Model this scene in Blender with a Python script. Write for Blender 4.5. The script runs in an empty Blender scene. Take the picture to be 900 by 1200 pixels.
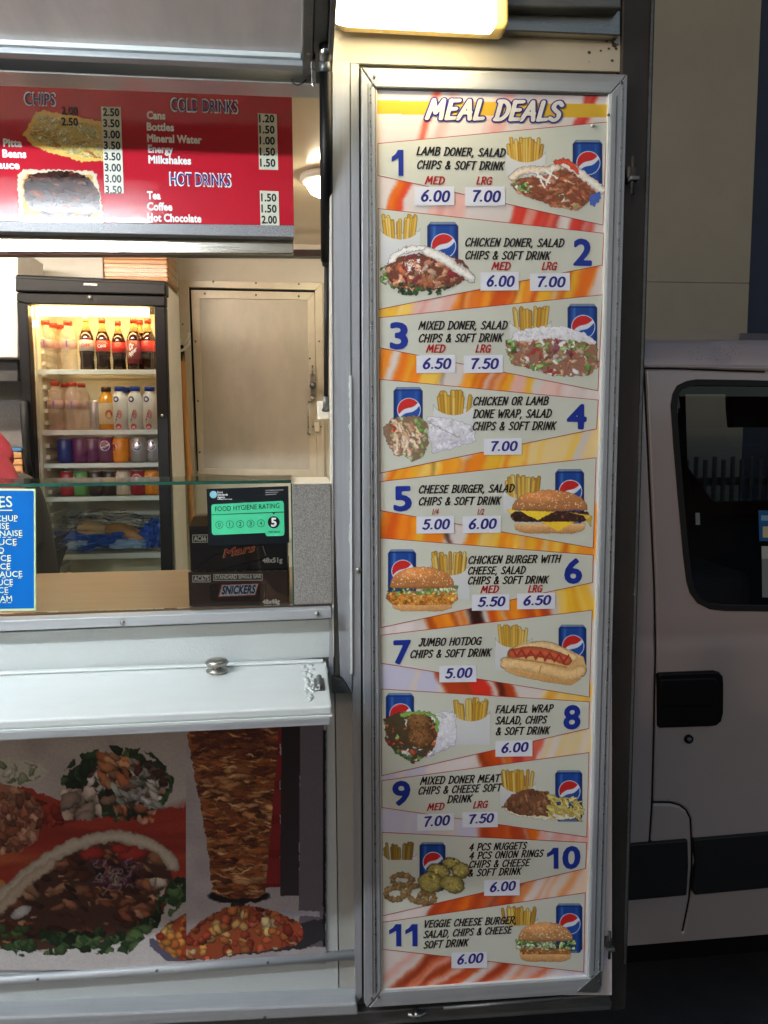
import bpy, bmesh, math, random
import numpy as np
from mathutils import Vector, Matrix

# ---------------------------------------------------------------- camera, world, light
sc = bpy.context.scene
C = sc.collection
EYE = 1.70
YAW, PITCH, ROLL, F = math.radians(6.21), math.radians(6.12), math.radians(-0.37), 900.0
_f = np.array([math.sin(YAW)*math.cos(PITCH), math.cos(YAW)*math.cos(PITCH), -math.sin(PITCH)])
_r = np.array([math.cos(YAW), -math.sin(YAW), 0.0])
_u = np.cross(_r, _f)
RT = _r*math.cos(ROLL)+_u*math.sin(ROLL)
UP = -_r*math.sin(ROLL)+_u*math.cos(ROLL)
cd = bpy.data.cameras.new('camera'); cam = bpy.data.objects.new('camera', cd); C.objects.link(cam)
cd.sensor_fit = 'VERTICAL'; cd.sensor_height = 36; cd.sensor_width = 27; cd.lens = 27
cd.clip_start = 0.02; cd.clip_end = 2000
m = Matrix(((RT[0], UP[0], -_f[0], 0), (RT[1], UP[1], -_f[1], 0), (RT[2], UP[2], -_f[2], EYE), (0, 0, 0, 1)))
cam.matrix_world = m
sc.camera = cam
SUN_EL, SUN_AZ = math.radians(12), math.radians(206)     # low warm sun lamp added in place of street light behind the viewer
w = bpy.data.worlds.new('World'); sc.world = w; w.use_nodes = True
nt = w.node_tree; bg = nt.nodes['Background']
sky = nt.nodes.new('ShaderNodeTexSky'); sky.sky_type = 'NISHITA'; sky.sun_disc = False
sky.sun_elevation = SUN_EL; sky.sun_rotation = SUN_AZ
nt.links.new(sky.outputs[0], bg.inputs[0]); bg.inputs[1].default_value = 0.035
sl = bpy.data.lights.new('sun', 'SUN'); sl.energy = 0.075; sl.angle = math.radians(2.5); sl.color = (1, .62, .5)
so = bpy.data.objects.new('sun', sl); C.objects.link(so)
so.rotation_euler = Vector((-math.sin(SUN_AZ)*math.cos(SUN_EL), -math.cos(SUN_AZ)*math.cos(SUN_EL), -math.sin(SUN_EL))).to_track_quat('-Z', 'Y').to_euler()
sc.view_settings.view_transform = 'Standard'; sc.view_settings.look = 'None'
sc.view_settings.exposure = 1.35; sc.view_settings.gamma = 1
sc.cycles.max_bounces = 8; sc.cycles.transparent_max_bounces = 16

# ---------------------------------------------------------------- measuring: photo pixel -> point on a plane
def at(px, py, Y):
    px = np.asarray(px, float); py = np.asarray(py, float)
    a = (px-450)/F; b = (600-py)/F
    d = _f[None]+a.reshape(-1, 1)*RT[None]+b.reshape(-1, 1)*UP[None]
    t = Y/d[:, 1]
    p = d*t[:, None]; p[:, 2] += EYE
    return p if px.ndim else Vector(p[0])
def atz(px, py, z):
    d = _f+(px-450)/F*RT+(600-py)/F*UP
    t = (z-EYE)/d[2]
    return Vector((d[0]*t, d[1]*t, z))

# ---------------------------------------------------------------- materials
def lin(c):
    return tuple(((v/255)/12.92 if v/255 <= .04045 else ((v/255+.055)/1.055)**2.4) for v in c)
MATS = {}
def mat(name, col, rough=.5, metal=0, var=.12, vscale=(6, 6, 6), bump=0, bscale=400, coat=0, emit=None, es=0, alpha=1, dirt=0, rvar=0, spec=.5):
    if name in MATS: return MATS[name]
    M = bpy.data.materials.new(name); M.use_nodes = True; MATS[name] = M
    t = M.node_tree; N = t.nodes; L = t.links; p = N['Principled BSDF']
    col = lin(col)
    p.inputs['Roughness'].default_value = rough; p.inputs['Metallic'].default_value = metal
    p.inputs['Coat Weight'].default_value = coat; p.inputs['Coat Roughness'].default_value = .06
    p.inputs['Specular IOR Level'].default_value = spec
    tc = N.new('ShaderNodeTexCoord'); mp = N.new('ShaderNodeMapping'); mp.inputs['Scale'].default_value = vscale
    L.new(tc.outputs['Object'], mp.inputs[0])
    nz = N.new('ShaderNodeTexNoise'); nz.inputs['Scale'].default_value = 1; nz.inputs['Detail'].default_value = 6; nz.inputs['Roughness'].default_value = .65
    L.new(mp.outputs[0], nz.inputs[0])
    r = N.new('ShaderNodeMapRange'); r.inputs[1].default_value = .3; r.inputs[2].default_value = .7
    r.inputs[3].default_value = 1-var; r.inputs[4].default_value = 1+var*.5
    L.new(nz.outputs[0], r.inputs[0])
    mx = N.new('ShaderNodeMix'); mx.data_type = 'RGBA'; mx.blend_type = 'MULTIPLY'; mx.inputs[0].default_value = 1
    mx.inputs[6].default_value = (*col, 1); L.new(r.outputs[0], mx.inputs[7])
    out = mx.outputs[2]
    if dirt:
        n2 = N.new('ShaderNodeTexNoise'); n2.inputs['Scale'].default_value = 14; n2.inputs['Detail'].default_value = 8; n2.inputs['Roughness'].default_value = .75
        L.new(tc.outputs['Object'], n2.inputs[0])
        r2 = N.new('ShaderNodeMapRange'); r2.inputs[1].default_value = .56; r2.inputs[2].default_value = .74; r2.inputs[4].default_value = dirt
        L.new(n2.outputs[0], r2.inputs[0])
        m2 = N.new('ShaderNodeMix'); m2.data_type = 'RGBA'; L.new(r2.outputs[0], m2.inputs[0]); L.new(out, m2.inputs[6])
        m2.inputs[7].default_value = (.09, .075, .055, 1); out = m2.outputs[2]
    L.new(out, p.inputs['Base Color'])
    if rvar:
        r3 = N.new('ShaderNodeMapRange'); r3.inputs[3].default_value = max(.02, rough-rvar); r3.inputs[4].default_value = rough+rvar
        r3.inputs[1].default_value = .3; r3.inputs[2].default_value = .7
        L.new(nz.outputs[0], r3.inputs[0]); L.new(r3.outputs[0], p.inputs['Roughness'])
    if bump:
        b = N.new('ShaderNodeBump'); b.inputs['Strength'].default_value = bump; b.inputs['Distance'].default_value = .002
        n3 = N.new('ShaderNodeTexNoise'); n3.inputs['Scale'].default_value = bscale; n3.inputs['Detail'].default_value = 3
        L.new(tc.outputs['Object'], n3.inputs[0]); L.new(n3.outputs[0], b.inputs['Height']); L.new(b.outputs[0], p.inputs['Normal'])
    if emit:
        p.inputs['Emission Color'].default_value = (*lin(emit), 1); p.inputs['Emission Strength'].default_value = es
    if alpha < 1: p.inputs['Alpha'].default_value = alpha
    return M
def glass(name, tint, ior=1.45, rough=.01, k=1.0):
    M = bpy.data.materials.new(name); M.use_nodes = True; MATS[name] = M
    t = M.node_tree; N = t.nodes; L = t.links; N.clear()
    o = N.new('ShaderNodeOutputMaterial'); tr = N.new('ShaderNodeBsdfTransparent'); gl = N.new('ShaderNodeBsdfGlossy')
    tr.inputs[0].default_value = (*tint, 1); gl.inputs['Roughness'].default_value = rough; gl.inputs[0].default_value = (.9*k, .95*k, .95*k, 1)
    nz = N.new('ShaderNodeTexNoise'); nz.inputs['Scale'].default_value = 3; tc = N.new('ShaderNodeTexCoord'); L.new(tc.outputs['Object'], nz.inputs[0])
    b = N.new('ShaderNodeBump'); b.inputs['Strength'].default_value = .05; L.new(nz.outputs[0], b.inputs['Height']); L.new(b.outputs[0], gl.inputs['Normal'])
    fr = N.new('ShaderNodeFresnel'); fr.inputs[0].default_value = ior
    mx = N.new('ShaderNodeMixShader'); L.new(fr.outputs[0], mx.inputs[0]); L.new(tr.outputs[0], mx.inputs[1]); L.new(gl.outputs[0], mx.inputs[2])
    L.new(mx.outputs[0], o.inputs[0]); return M
def speckle(name, a, b, scale=900, rough=.45):
    M = mat(name, a, rough, var=.05); t = M.node_tree; N = t.nodes; L = t.links; p = N['Principled BSDF']
    tc = N.new('ShaderNodeTexCoord'); nz = N.new('ShaderNodeTexNoise'); nz.inputs['Scale'].default_value = scale; nz.inputs['Detail'].default_value = 1
    L.new(tc.outputs['Object'], nz.inputs[0])
    cr = N.new('ShaderNodeValToRGB'); cr.color_ramp.elements[0].position = .4; cr.color_ramp.elements[1].position = .62
    cr.color_ramp.elements[0].color = (*lin(a), 1); cr.color_ramp.elements[1].color = (*lin(b), 1)
    L.new(nz.outputs[0], cr.inputs[0]); L.new(cr.outputs[0], p.inputs['Base Color']); return M
def printed(name, rough=.3, coat=0, spec=.5):
    M = bpy.data.materials.new(name); M.use_nodes = True; MATS[name] = M
    t = M.node_tree; N = t.nodes; L = t.links; p = N['Principled BSDF']
    a = N.new('ShaderNodeVertexColor'); a.layer_name = 'ink'; L.new(a.outputs[0], p.inputs['Base Color']); L.new(a.outputs[1], p.inputs['Alpha'])
    p.inputs['Roughness'].default_value = rough; p.inputs['Coat Weight'].default_value = coat; p.inputs['Specular IOR Level'].default_value = spec
    return M

ALU = mat('brushed_aluminium', (166, 170, 174), .50, .3, var=.13, vscale=(160, 160, 5), rvar=.12, dirt=.12)
ALUH = mat('brushed_aluminium_rail', (174, 178, 180), .50, .3, var=.13, vscale=(5, 160, 160), rvar=.12, dirt=.12)
ALUD = mat('dull_aluminium', (120, 122, 120), .5, .7, var=.3, vscale=(9, 9, 60), dirt=.25)
STEEL = mat('stainless_steel', (170, 168, 160), .3, .95, var=.1, vscale=(3, 90, 90), rvar=.08)
CREAM = mat('cream_laminate', (218, 212, 195), .3, 0, var=.08, vscale=(2, 2, 2), bump=.05, bscale=300, dirt=.1)
CEIL = mat('glossy_cream_ceiling', (224, 208, 178), .16, 0, var=.05, vscale=(2, 2, 2), coat=.3)
GRP = mat('stippled_white_panel', (186, 192, 190), .38, 0, var=.06, vscale=(2, 2, 2), bump=.35, bscale=260)
GRPG = mat('stippled_steel_panel', (190, 184, 168), .42, .45, var=.16, vscale=(7, 7, 3), bump=.3, bscale=330, dirt=.12)
PAINTW = mat('white_gloss_paint', (216, 222, 219), .3, 0, var=.06, vscale=(3, 9, 9), dirt=.06, coat=.3)
FLAPW = mat('flap_white_panel', (246, 236, 232), .42, 0, var=.16, vscale=(9, 1.5, 1.5), dirt=.1)
DKT = mat('dark_weathered_trim', (66, 62, 58), .5, .3, var=.3, vscale=(9, 9, 5), dirt=.3)
SKIN = mat('trailer_side_sheet', (172, 173, 166), .32, .1, var=.08, vscale=(3, 3, 3), dirt=.12)
BLACK = mat('black_plastic', (10, 10, 10), .45, 0, var=.2, spec=.25)
BLACKM = mat('black_rubber', (14, 14, 14), .6, 0, var=.2)
GAP = mat('dark_gap', (8, 8, 8), .8)
WHITEP = mat('white_plastic', (225, 222, 212), .35, 0)
SPK = speckle('grey_speckled_laminate', (104, 102, 98), (158, 154, 148))
SPKD = speckle('speckled_trim', (96, 98, 104), (170, 172, 176), 700, .35)
WOODC = mat('beech_counter', (156, 128, 98), .35, 0, var=.14, vscale=(3, 40, 40), coat=.2)
WOODH = mat('varnished_wood', (196, 140, 74), .35, 0, var=.3, vscale=(50, 50, 4), coat=.3)
GREEN = mat('green_glass_edge', (38, 84, 70), .15, 0, var=.3, vscale=(8, 8, 8))
GLASS = glass('clear_glass', (.95, .98, .97))
GLASS3 = glass('shelf_glass', (.93, .97, .95), ior=2.1, rough=.08)
GLASS2 = glass('clear_glass_sheet', (.95, .98, .97), ior=1.5)
CARGLASS = glass('tinted_car_glass', (.72, .76, .76), ior=1.45)
PLAST = glass('clear_plastic_wrap', (.93, .93, .92), ior=1.22, rough=.14, k=1.0)
INK = printed('printed_vinyl', .42, .12, .4)
INKG = printed('glossy_printed_board', .075, .4)
INKB = printed('printed_carton', .4)
CARP = mat('silver_car_paint', (188, 176, 174), .34, .25, var=.05, vscale=(2, 2, 2), coat=.8, dirt=.08)
def flat(name, col, rough=.35, **k): return mat(name, col, rough, var=.03, **k)
NAVY = flat('navy_ink', (38, 34, 128)); BLUEN = flat('blue_number_ink', (30, 52, 150)); BLK = flat('black_ink', (16, 16, 22)); RED = flat('red_ink', (178, 24, 30))
WHT = flat('white_ink', (238, 238, 236)); OFFW = flat('ivory_print', (215, 217, 202), spec=.4); STK = flat('white_sticker', (236, 238, 244)); YEL = flat('yellow_band_ink', (226, 178, 40))
MENUR = mat('red_menu_laminate', (194, 34, 52), .075, 0, var=.04, vscale=(3, 3, 3), coat=.4, bump=.03, bscale=60)

# ---------------------------------------------------------------- builders
def ob(name, me, m=None, parent=None):
    o = bpy.data.objects.new(name, me); C.objects.link(o)
    if m is not None and not me.materials: me.materials.append(m)
    if parent is not None: o.parent = parent
    return o
def thing(name, label, cat, group=None, loc=(0, 0, 0)):
    o = bpy.data.objects.new(name, None); C.objects.link(o); o.location = loc; o.empty_display_size = .1
    o['label'] = label; o['category'] = cat
    if group: o['group'] = group
    return o
def tag(o, label, cat=None, group=None):
    o['label'] = label
    if cat: o['category'] = cat
    if group: o['group'] = group
    return o
def finish(bm, name, m, parent, bev=0, smooth=False, seg=2):
    me = bpy.data.meshes.new(name); bm.normal_update(); bm.to_mesh(me); bm.free()
    if smooth: me.polygons.foreach_set('use_smooth', [True]*len(me.polygons))
    o = ob(name, me, m, parent)
    if bev:
        b = o.modifiers.new('bevel', 'BEVEL'); b.width = bev; b.segments = seg; b.limit_method = 'ANGLE'; b.angle_limit = math.radians(40)
    return o
def addbox(bm, x0, x1, y0, y1, z0, z1):
    v = [bm.verts.new(p) for p in ((x0,y0,z0),(x1,y0,z0),(x1,y1,z0),(x0,y1,z0),(x0,y0,z1),(x1,y0,z1),(x1,y1,z1),(x0,y1,z1))]
    for f in ((0,3,2,1),(4,5,6,7),(0,1,5,4),(1,2,6,5),(2,3,7,6),(3,0,4,7)): bm.faces.new([v[i] for i in f])
def box(name, x0, x1, y0, y1, z0, z1, m, parent=None, bev=.0015):
    bm = bmesh.new(); addbox(bm, x0, x1, y0, y1, z0, z1); return finish(bm, name, m, parent, bev)
def addprism(bm, pts, d):
    """pts: front loop (any plane), extruded by +d in y"""
    a = [bm.verts.new(p) for p in pts]; b = [bm.verts.new((p[0], p[1]+d, p[2])) for p in pts]
    n = len(pts); bm.faces.new(a); bm.faces.new(b[::-1])
    for i in range(n): bm.faces.new((a[i], b[i], b[(i+1) % n], a[(i+1) % n]))
def slab(name, px, Y, d, m, parent=None, bev=.001):
    """solid plate whose front outline was measured in the photo, lying on the plane y = Y"""
    bm = bmesh.new(); addprism(bm, [at(x, y, Y) for x, y in px], d)
    bmesh.ops.recalc_face_normals(bm, faces=bm.faces); return finish(bm, name, m, parent, bev)
def sheet(name, px, Y, m, parent=None):
    P = [at(x, y, Y) for x, y in px]
    me = bpy.data.meshes.new(name); me.from_pydata([tuple(p) for p in P], [], [tuple(range(len(P)))[::-1]]); return ob(name, me, m, parent)
def addtube(bm, pts, r, n=10, caps=True):
    pts = [Vector(p) for p in pts]; rings = []
    for i, p in enumerate(pts):
        d = (pts[min(i+1, len(pts)-1)]-pts[max(i-1, 0)]).normalized()
        a = d.orthogonal().normalized() if i == 0 else (pa-d*pa.dot(d)).normalized()
        pa = a; b = d.cross(a); rr = r[i] if isinstance(r, (list, tuple)) else r
        rings.append([bm.verts.new(p+a*math.cos(t)*rr+b*math.sin(t)*rr) for t in (2*math.pi*k/n for k in range(n))])
    for i in range(len(rings)-1):
        for k in range(n): bm.faces.new((rings[i][k], rings[i][(k+1) % n], rings[i+1][(k+1) % n], rings[i+1][k]))
    if caps: bm.faces.new(rings[0][::-1]); bm.faces.new(rings[-1])
def tube(name, pts, r, m, parent=None, n=12):
    bm = bmesh.new(); addtube(bm, pts, r, n); bmesh.ops.recalc_face_normals(bm, faces=bm.faces); return finish(bm, name, m, parent, smooth=True)
def lathe_mesh(name, prof, m, n=24, caps=True):
    vs, fs = [], []
    for r, z in prof:
        for k in range(n): vs.append((r*math.cos(2*math.pi*k/n), r*math.sin(2*math.pi*k/n), z))
    for i in range(len(prof)-1):
        for k in range(n): fs.append((i*n+k, i*n+(k+1) % n, (i+1)*n+(k+1) % n, (i+1)*n+k))
    if caps: fs.append(tuple(range(n))[::-1]); fs.append(tuple(range((len(prof)-1)*n, len(prof)*n)))
    me = bpy.data.meshes.new(name); me.from_pydata(vs, [], fs); me.materials.append(m)
    me.polygons.foreach_set('use_smooth', [len(f) == 4 for f in fs]); return me

# ---------------------------------------------------------------- lettering

def _cr(P, n=7):
    """smooth curve through points"""
    P = [np.array(p, float) for p in P]
    closed = np.allclose(P[0], P[-1])
    Q = ([P[-2]]+P+[P[1]]) if closed else ([2*P[0]-P[1]]+P+[2*P[-1]-P[-2]])
    out = []
    for i in range(1, len(Q)-2):
        a, b, c, d = Q[i-1:i+3]
        for k in range(n):
            t = k/n; out.append(.5*((2*b)+(-a+c)*t+(2*a-5*b+4*c-d)*t*t+(-a+3*b-3*c+d)*t**3))
    out.append(P[-1]); return out
# brush capitals: width, then strokes; a leading 'c' marks a curved stroke
BR_ = {
'A': (.66, [(0,0),(.36,1)], [(.36,1),(.60,0)], [(.12,.33),(.56,.36)]),
'B': (.60, [(.08,0),(.10,1)], 'c', [(.04,.98),(.36,1),(.52,.80),(.40,.58),(.16,.53)], 'c', [(.16,.53),(.44,.50),(.58,.28),(.42,.04),(.04,.0)]),
'C': (.58, 'c', [(.54,.80),(.44,.98),(.22,.94),(.05,.62),(.06,.24),(.22,.02),(.42,.06),(.54,.20)]),
'D': (.62, [(.10,0),(.12,1)], 'c', [(.02,1),(.34,.98),(.58,.70),(.56,.30),(.34,.03),(.03,0)]),
'E': (.52, [(.08,0),(.10,1)], [(.08,.98),(.50,1.0)], [(.09,.52),(.42,.55)], [(.08,.02),(.50,.04)]),
'F': (.50, [(.08,0),(.10,1)], [(.08,.98),(.50,1.0)], [(.09,.52),(.42,.55)]),
'G': (.62, 'c', [(.54,.82),(.44,.98),(.22,.94),(.05,.62),(.06,.24),(.22,.02),(.44,.06),(.55,.24)], [(.55,.0),(.56,.46)], [(.36,.46),(.62,.46)]),
'H': (.62, [(.06,0),(.09,1)], [(.54,0),(.57,1)], [(.08,.50),(.55,.53)]),
'I': (.22, [(.10,0),(.12,1)]),
'J': (.44, 'c', [(.34,1),(.33,.30),(.24,.04),(.10,.02),(.02,.18)], [(.14,.99),(.44,1)]),
'K': (.58, [(.08,0),(.10,1)], [(.52,1),(.12,.46)], [(.22,.58),(.54,0)]),
'L': (.48, [(.08,0),(.11,1)], [(.08,.02),(.46,.05)]),
'M': (.80, [(.02,0),(.14,1)], [(.14,1),(.38,.30)], [(.38,.30),(.64,1)], [(.64,1),(.72,0)]),
'N': (.62, [(.06,0),(.10,1)], [(.10,1),(.50,.03)], [(.50,.03),(.56,1)]),
'O': (.64, 'c', [(.32,.98),(.12,.84),(.05,.5),(.12,.14),(.32,.02),(.52,.14),(.59,.5),(.52,.84),(.32,.98)]),
'P': (.56, [(.10,0),(.12,1)], 'c', [(.02,.98),(.38,1),(.54,.76),(.40,.48),(.13,.44)]),
'R': (.60, [(.08,0),(.10,1)], 'c', [(.02,.98),(.36,1),(.52,.78),(.38,.52),(.12,.48)], [(.26,.50),(.56,0)]),
'S': (.54, 'c', [(.50,.84),(.36,.99),(.16,.92),(.10,.72),(.26,.54),(.44,.40),(.46,.16),(.28,.01),(.04,.12)]),
'T': (.56, [(.28,0),(.30,1)], [(.0,.96),(.58,1.0)]),
'U': (.62, 'c', [(.06,1),(.06,.34),(.18,.04),(.38,.04),(.52,.30),(.56,1)]),
'V': (.60, [(.02,1),(.26,0)], [(.26,0),(.58,1)]),
'W': (.84, [(.02,1),(.20,0)], [(.20,0),(.42,.72)], [(.42,.72),(.60,0)], [(.60,0),(.82,1)]),
'X': (.58, [(.04,1),(.54,0)], [(.54,1),(.02,0)]),
'&': (.66, 'c', [(.60,.40),(.44,.08),(.20,.0),(.06,.18),(.14,.42),(.38,.66),(.38,.90),(.24,.98),(.14,.82),(.24,.56),(.60,.02)]),
',': (.20, [(.12,.06),(.05,-.18)]), '.': (.24, [(.11,.05),(.12,.06)]),
'0': (.62, 'c', [(.31,.98),(.12,.84),(.06,.5),(.12,.14),(.31,.02),(.50,.14),(.56,.5),(.50,.84),(.31,.98)]),
'1': (.34, [(.20,0),(.24,1)], [(.24,1),(.06,.80)]),
'4': (.60, [(.40,0),(.42,1)], [(.42,1),(.04,.34)], [(.04,.34),(.58,.34)]),
'5': (.58, [(.52,.98),(.16,.97)], [(.16,.97),(.12,.58)], 'c', [(.12,.58),(.34,.62),(.52,.46),(.48,.16),(.28,.01),(.04,.12)]),
'6': (.60, 'c', [(.46,1),(.20,.70),(.07,.30),(.22,.02),(.44,.06),(.53,.30),(.40,.54),(.20,.50),(.09,.34)]),
'7': (.56, [(.04,.96),(.56,.98)], 'c', [(.56,.98),(.34,.55),(.24,0)]),
'2': (.58, 'c', [(.08,.78),(.20,.97),(.42,.95),(.48,.70),(.30,.38),(.04,.03)], [(.04,.03),(.54,.05)]),
' ': (.34,)}
_sd = {}
def _march(X, Y, S):
    """filled contour S < 0 of a sampled distance field, as vertices and faces"""
    vid = {}; V = []; Fc = []
    def pt(a, b):
        k = (a, b) if a < b else (b, a)
        if k not in vid:
            s0, s1 = S[a], S[b]; t = s0/(s0-s1); vid[k] = len(V); V.append((X[a]+(X[b]-X[a])*t, Y[a]+(Y[b]-Y[a])*t))
        return vid[k]
    def nd(a):
        if a not in vid: vid[a] = len(V); V.append((X[a], Y[a]))
        return vid[a]
    h, w_ = S.shape; I = S < 0; cnt = I[:-1, :-1]*1+I[1:, :-1]+I[:-1, 1:]+I[1:, 1:]
    for j in range(h-1):
        i = 0
        while i < w_-1:
            c = cnt[j, i]
            if c == 0: i += 1; continue
            if c == 4:
                k = i
                while k < w_-1 and cnt[j, k] == 4: k += 1
                Fc.append((nd((j, i)), nd((j, k)), nd((j+1, k)), nd((j+1, i)))); i = k; continue
            cs = [(j, i), (j, i+1), (j+1, i+1), (j+1, i)]; P = []
            for q in range(4):
                a, b = cs[q], cs[(q+1) % 4]
                if I[a]: P.append(nd(a))
                if I[a] != I[b]: P.append(pt(a, b))
            if len(P) > 2: Fc.append(tuple(P))
            i += 1
    return np.array(V).reshape(-1, 2), Fc
def _outline(ch):
    c = bpy.data.curves.new('t', 'FONT'); c.body = ch; c.size = 1; c.resolution_u = 3; c.fill_mode = 'NONE' if False else c.fill_mode
    o = bpy.data.objects.new('t', c); me = bpy.data.meshes.new_from_object(o)
    v = [np.array(q.co[:2]) for q in me.vertices]; n = {}
    for p in me.polygons:
        for k in p.edge_keys: n[k] = n.get(k, 0)+1
    E_ = [(v[a], v[b]) for (a, b), m_ in n.items() if m_ == 1]; T_ = [[v[i] for i in p.vertices] for p in me.polygons]
    bpy.data.objects.remove(o); bpy.data.curves.remove(c); bpy.data.meshes.remove(me); return E_, T_
def _adv():
    out = {}
    c = bpy.data.curves.new('t', 'FONT'); c.size = 1; o = bpy.data.objects.new('t', c)
    def width(t):
        c.body = t; me = bpy.data.meshes.new_from_object(o); x = [q.co.x for q in me.vertices]; bpy.data.meshes.remove(me); return max(x)
    base = width('HH')-width('H')
    return lambda ch: (width('H'+ch+'H')-width('HH')) , (o, c)
_advf, _keep = _adv(); CAPF = None
def glyph(ch, style, wt):
    k = (ch, style, round(wt, 4))
    if k in _sd: return _sd[k]
    global CAPF
    if style == 'brush':
        d = BR_[ch]; segs = []; cur = False
        for q in d[1:]:
            if q == 'c': cur = True; continue
            P = _cr(q, 5) if cur else [np.array(p, float) for p in q]; cur = False
            segs += list(zip(P, P[1:]))
        w_ = d[0]; n = 20
        if not segs: r = (np.zeros((0, 2)), [], w_)
        else:
            x0, x1, y0, y1 = -wt-.06, w_+wt+.1, min(-.02, min(min(a[1], b[1]) for a, b in segs))-wt-.05, 1+wt+.06
            xs = np.arange(x0, x1, 1/n); ys = np.arange(y0, y1, 1/n); X, Y = np.meshgrid(xs, ys); D = np.full(X.shape, 9.)
            for a, b in segs:
                dx, dy = b-a; t = np.clip(((X-a[0])*dx+(Y-a[1])*dy)/(dx*dx+dy*dy+1e-9), 0, 1); D = np.minimum(D, np.hypot((X-a[0]-t*dx), (Y-a[1]-t*dy)*1.15))
            V, Fc = _march(X, Y, D-wt); r = (V, Fc, w_)
    else:
        if CAPF is None:
            e, _ = _outline('H'); CAPF = max(max(a[1], b[1]) for a, b in e)
        adv = _advf(ch)/CAPF; E_, T_ = _outline(ch); n = 22
        if not E_: r = (np.zeros((0, 2)), [], max(adv, .3))
        else:
            E_ = [(a/CAPF, b/CAPF) for a, b in E_]
            xs_ = [p[0] for e in E_ for p in e]; ys_ = [p[1] for e in E_ for p in e]
            xs = np.arange(min(xs_)-wt-.07, max(xs_)+wt+.1, 1/n); ys = np.arange(min(ys_)-wt-.07, max(ys_)+wt+.1, 1/n); X, Y = np.meshgrid(xs, ys); D = np.full(X.shape, 9.); ins_ = np.zeros(X.shape, bool)
            for a, b in E_:
                dx, dy = b-a; t = np.clip(((X-a[0])*dx+(Y-a[1])*dy)/(dx*dx+dy*dy+1e-12), 0, 1); D = np.minimum(D, np.hypot(X-a[0]-t*dx, Y-a[1]-t*dy))
                if a[1] != b[1]: ins_ ^= ((a[1] > Y) != (b[1] > Y)) & (X < (b[0]-a[0])*(Y-a[1])/(b[1]-a[1])+a[0])
            V, Fc = _march(X, Y, np.where(ins_, -D, D)-wt); r = (V, Fc, adv)
    _sd[k] = r; return r
_tc = {}
def glyphs(s, off=0, space=1.0, style='sans'):
    """string as flat polygons, cap height 1"""
    k = (s, off, space, style)
    if k not in _tc:
        V, Fc, x, n = [], [], 0., 0
        for ch in s:
            v, f, w_ = glyph(ch, style, off)
            if len(v): V.append(v+np.array([x, 0])); Fc += [tuple(i+n for i in q) for q in f]; n += len(v)
            x += w_+(.13 if style == 'brush' else .02)*space
        _tc[k] = (np.concatenate(V), Fc)
    return _tc[k]
CAP = 1.0
def text(s, x0, x1, yb, h, Y, m, parent, yb1=None, off=.03, shear=0, name='lettering', wrap=None, grow=0, fn=None, style='sans'):
    """lettering filling x0..x1 (photo px) along a baseline, cap height h, on the plane y = Y"""
    v, f = glyphs(s, off, 1.0, style); u0, u1 = v[:, 0].min(), v[:, 0].max()
    if grow: v, f = glyphs(s, off+grow, 1.0, style)
    u = (v[:, 0]-u0)/(u1-u0); t = v[:, 1]
    A = at(x0, yb, Y); B = at(x1, yb if yb1 is None else yb1, Y)
    if yb1 is None: B.z = A.z
    H = at(x0, yb-h, Y).z-A.z
    P = np.array(A)[None]+(np.array(B)-np.array(A))[None]*u[:, None]
    P[:, 2] += t*H; P[:, 0] += shear*t*H-shear*.5*H
    me = bpy.data.meshes.new(name); me.from_pydata(P.tolist(), [], f); return ob(name, me, m, parent)

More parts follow.
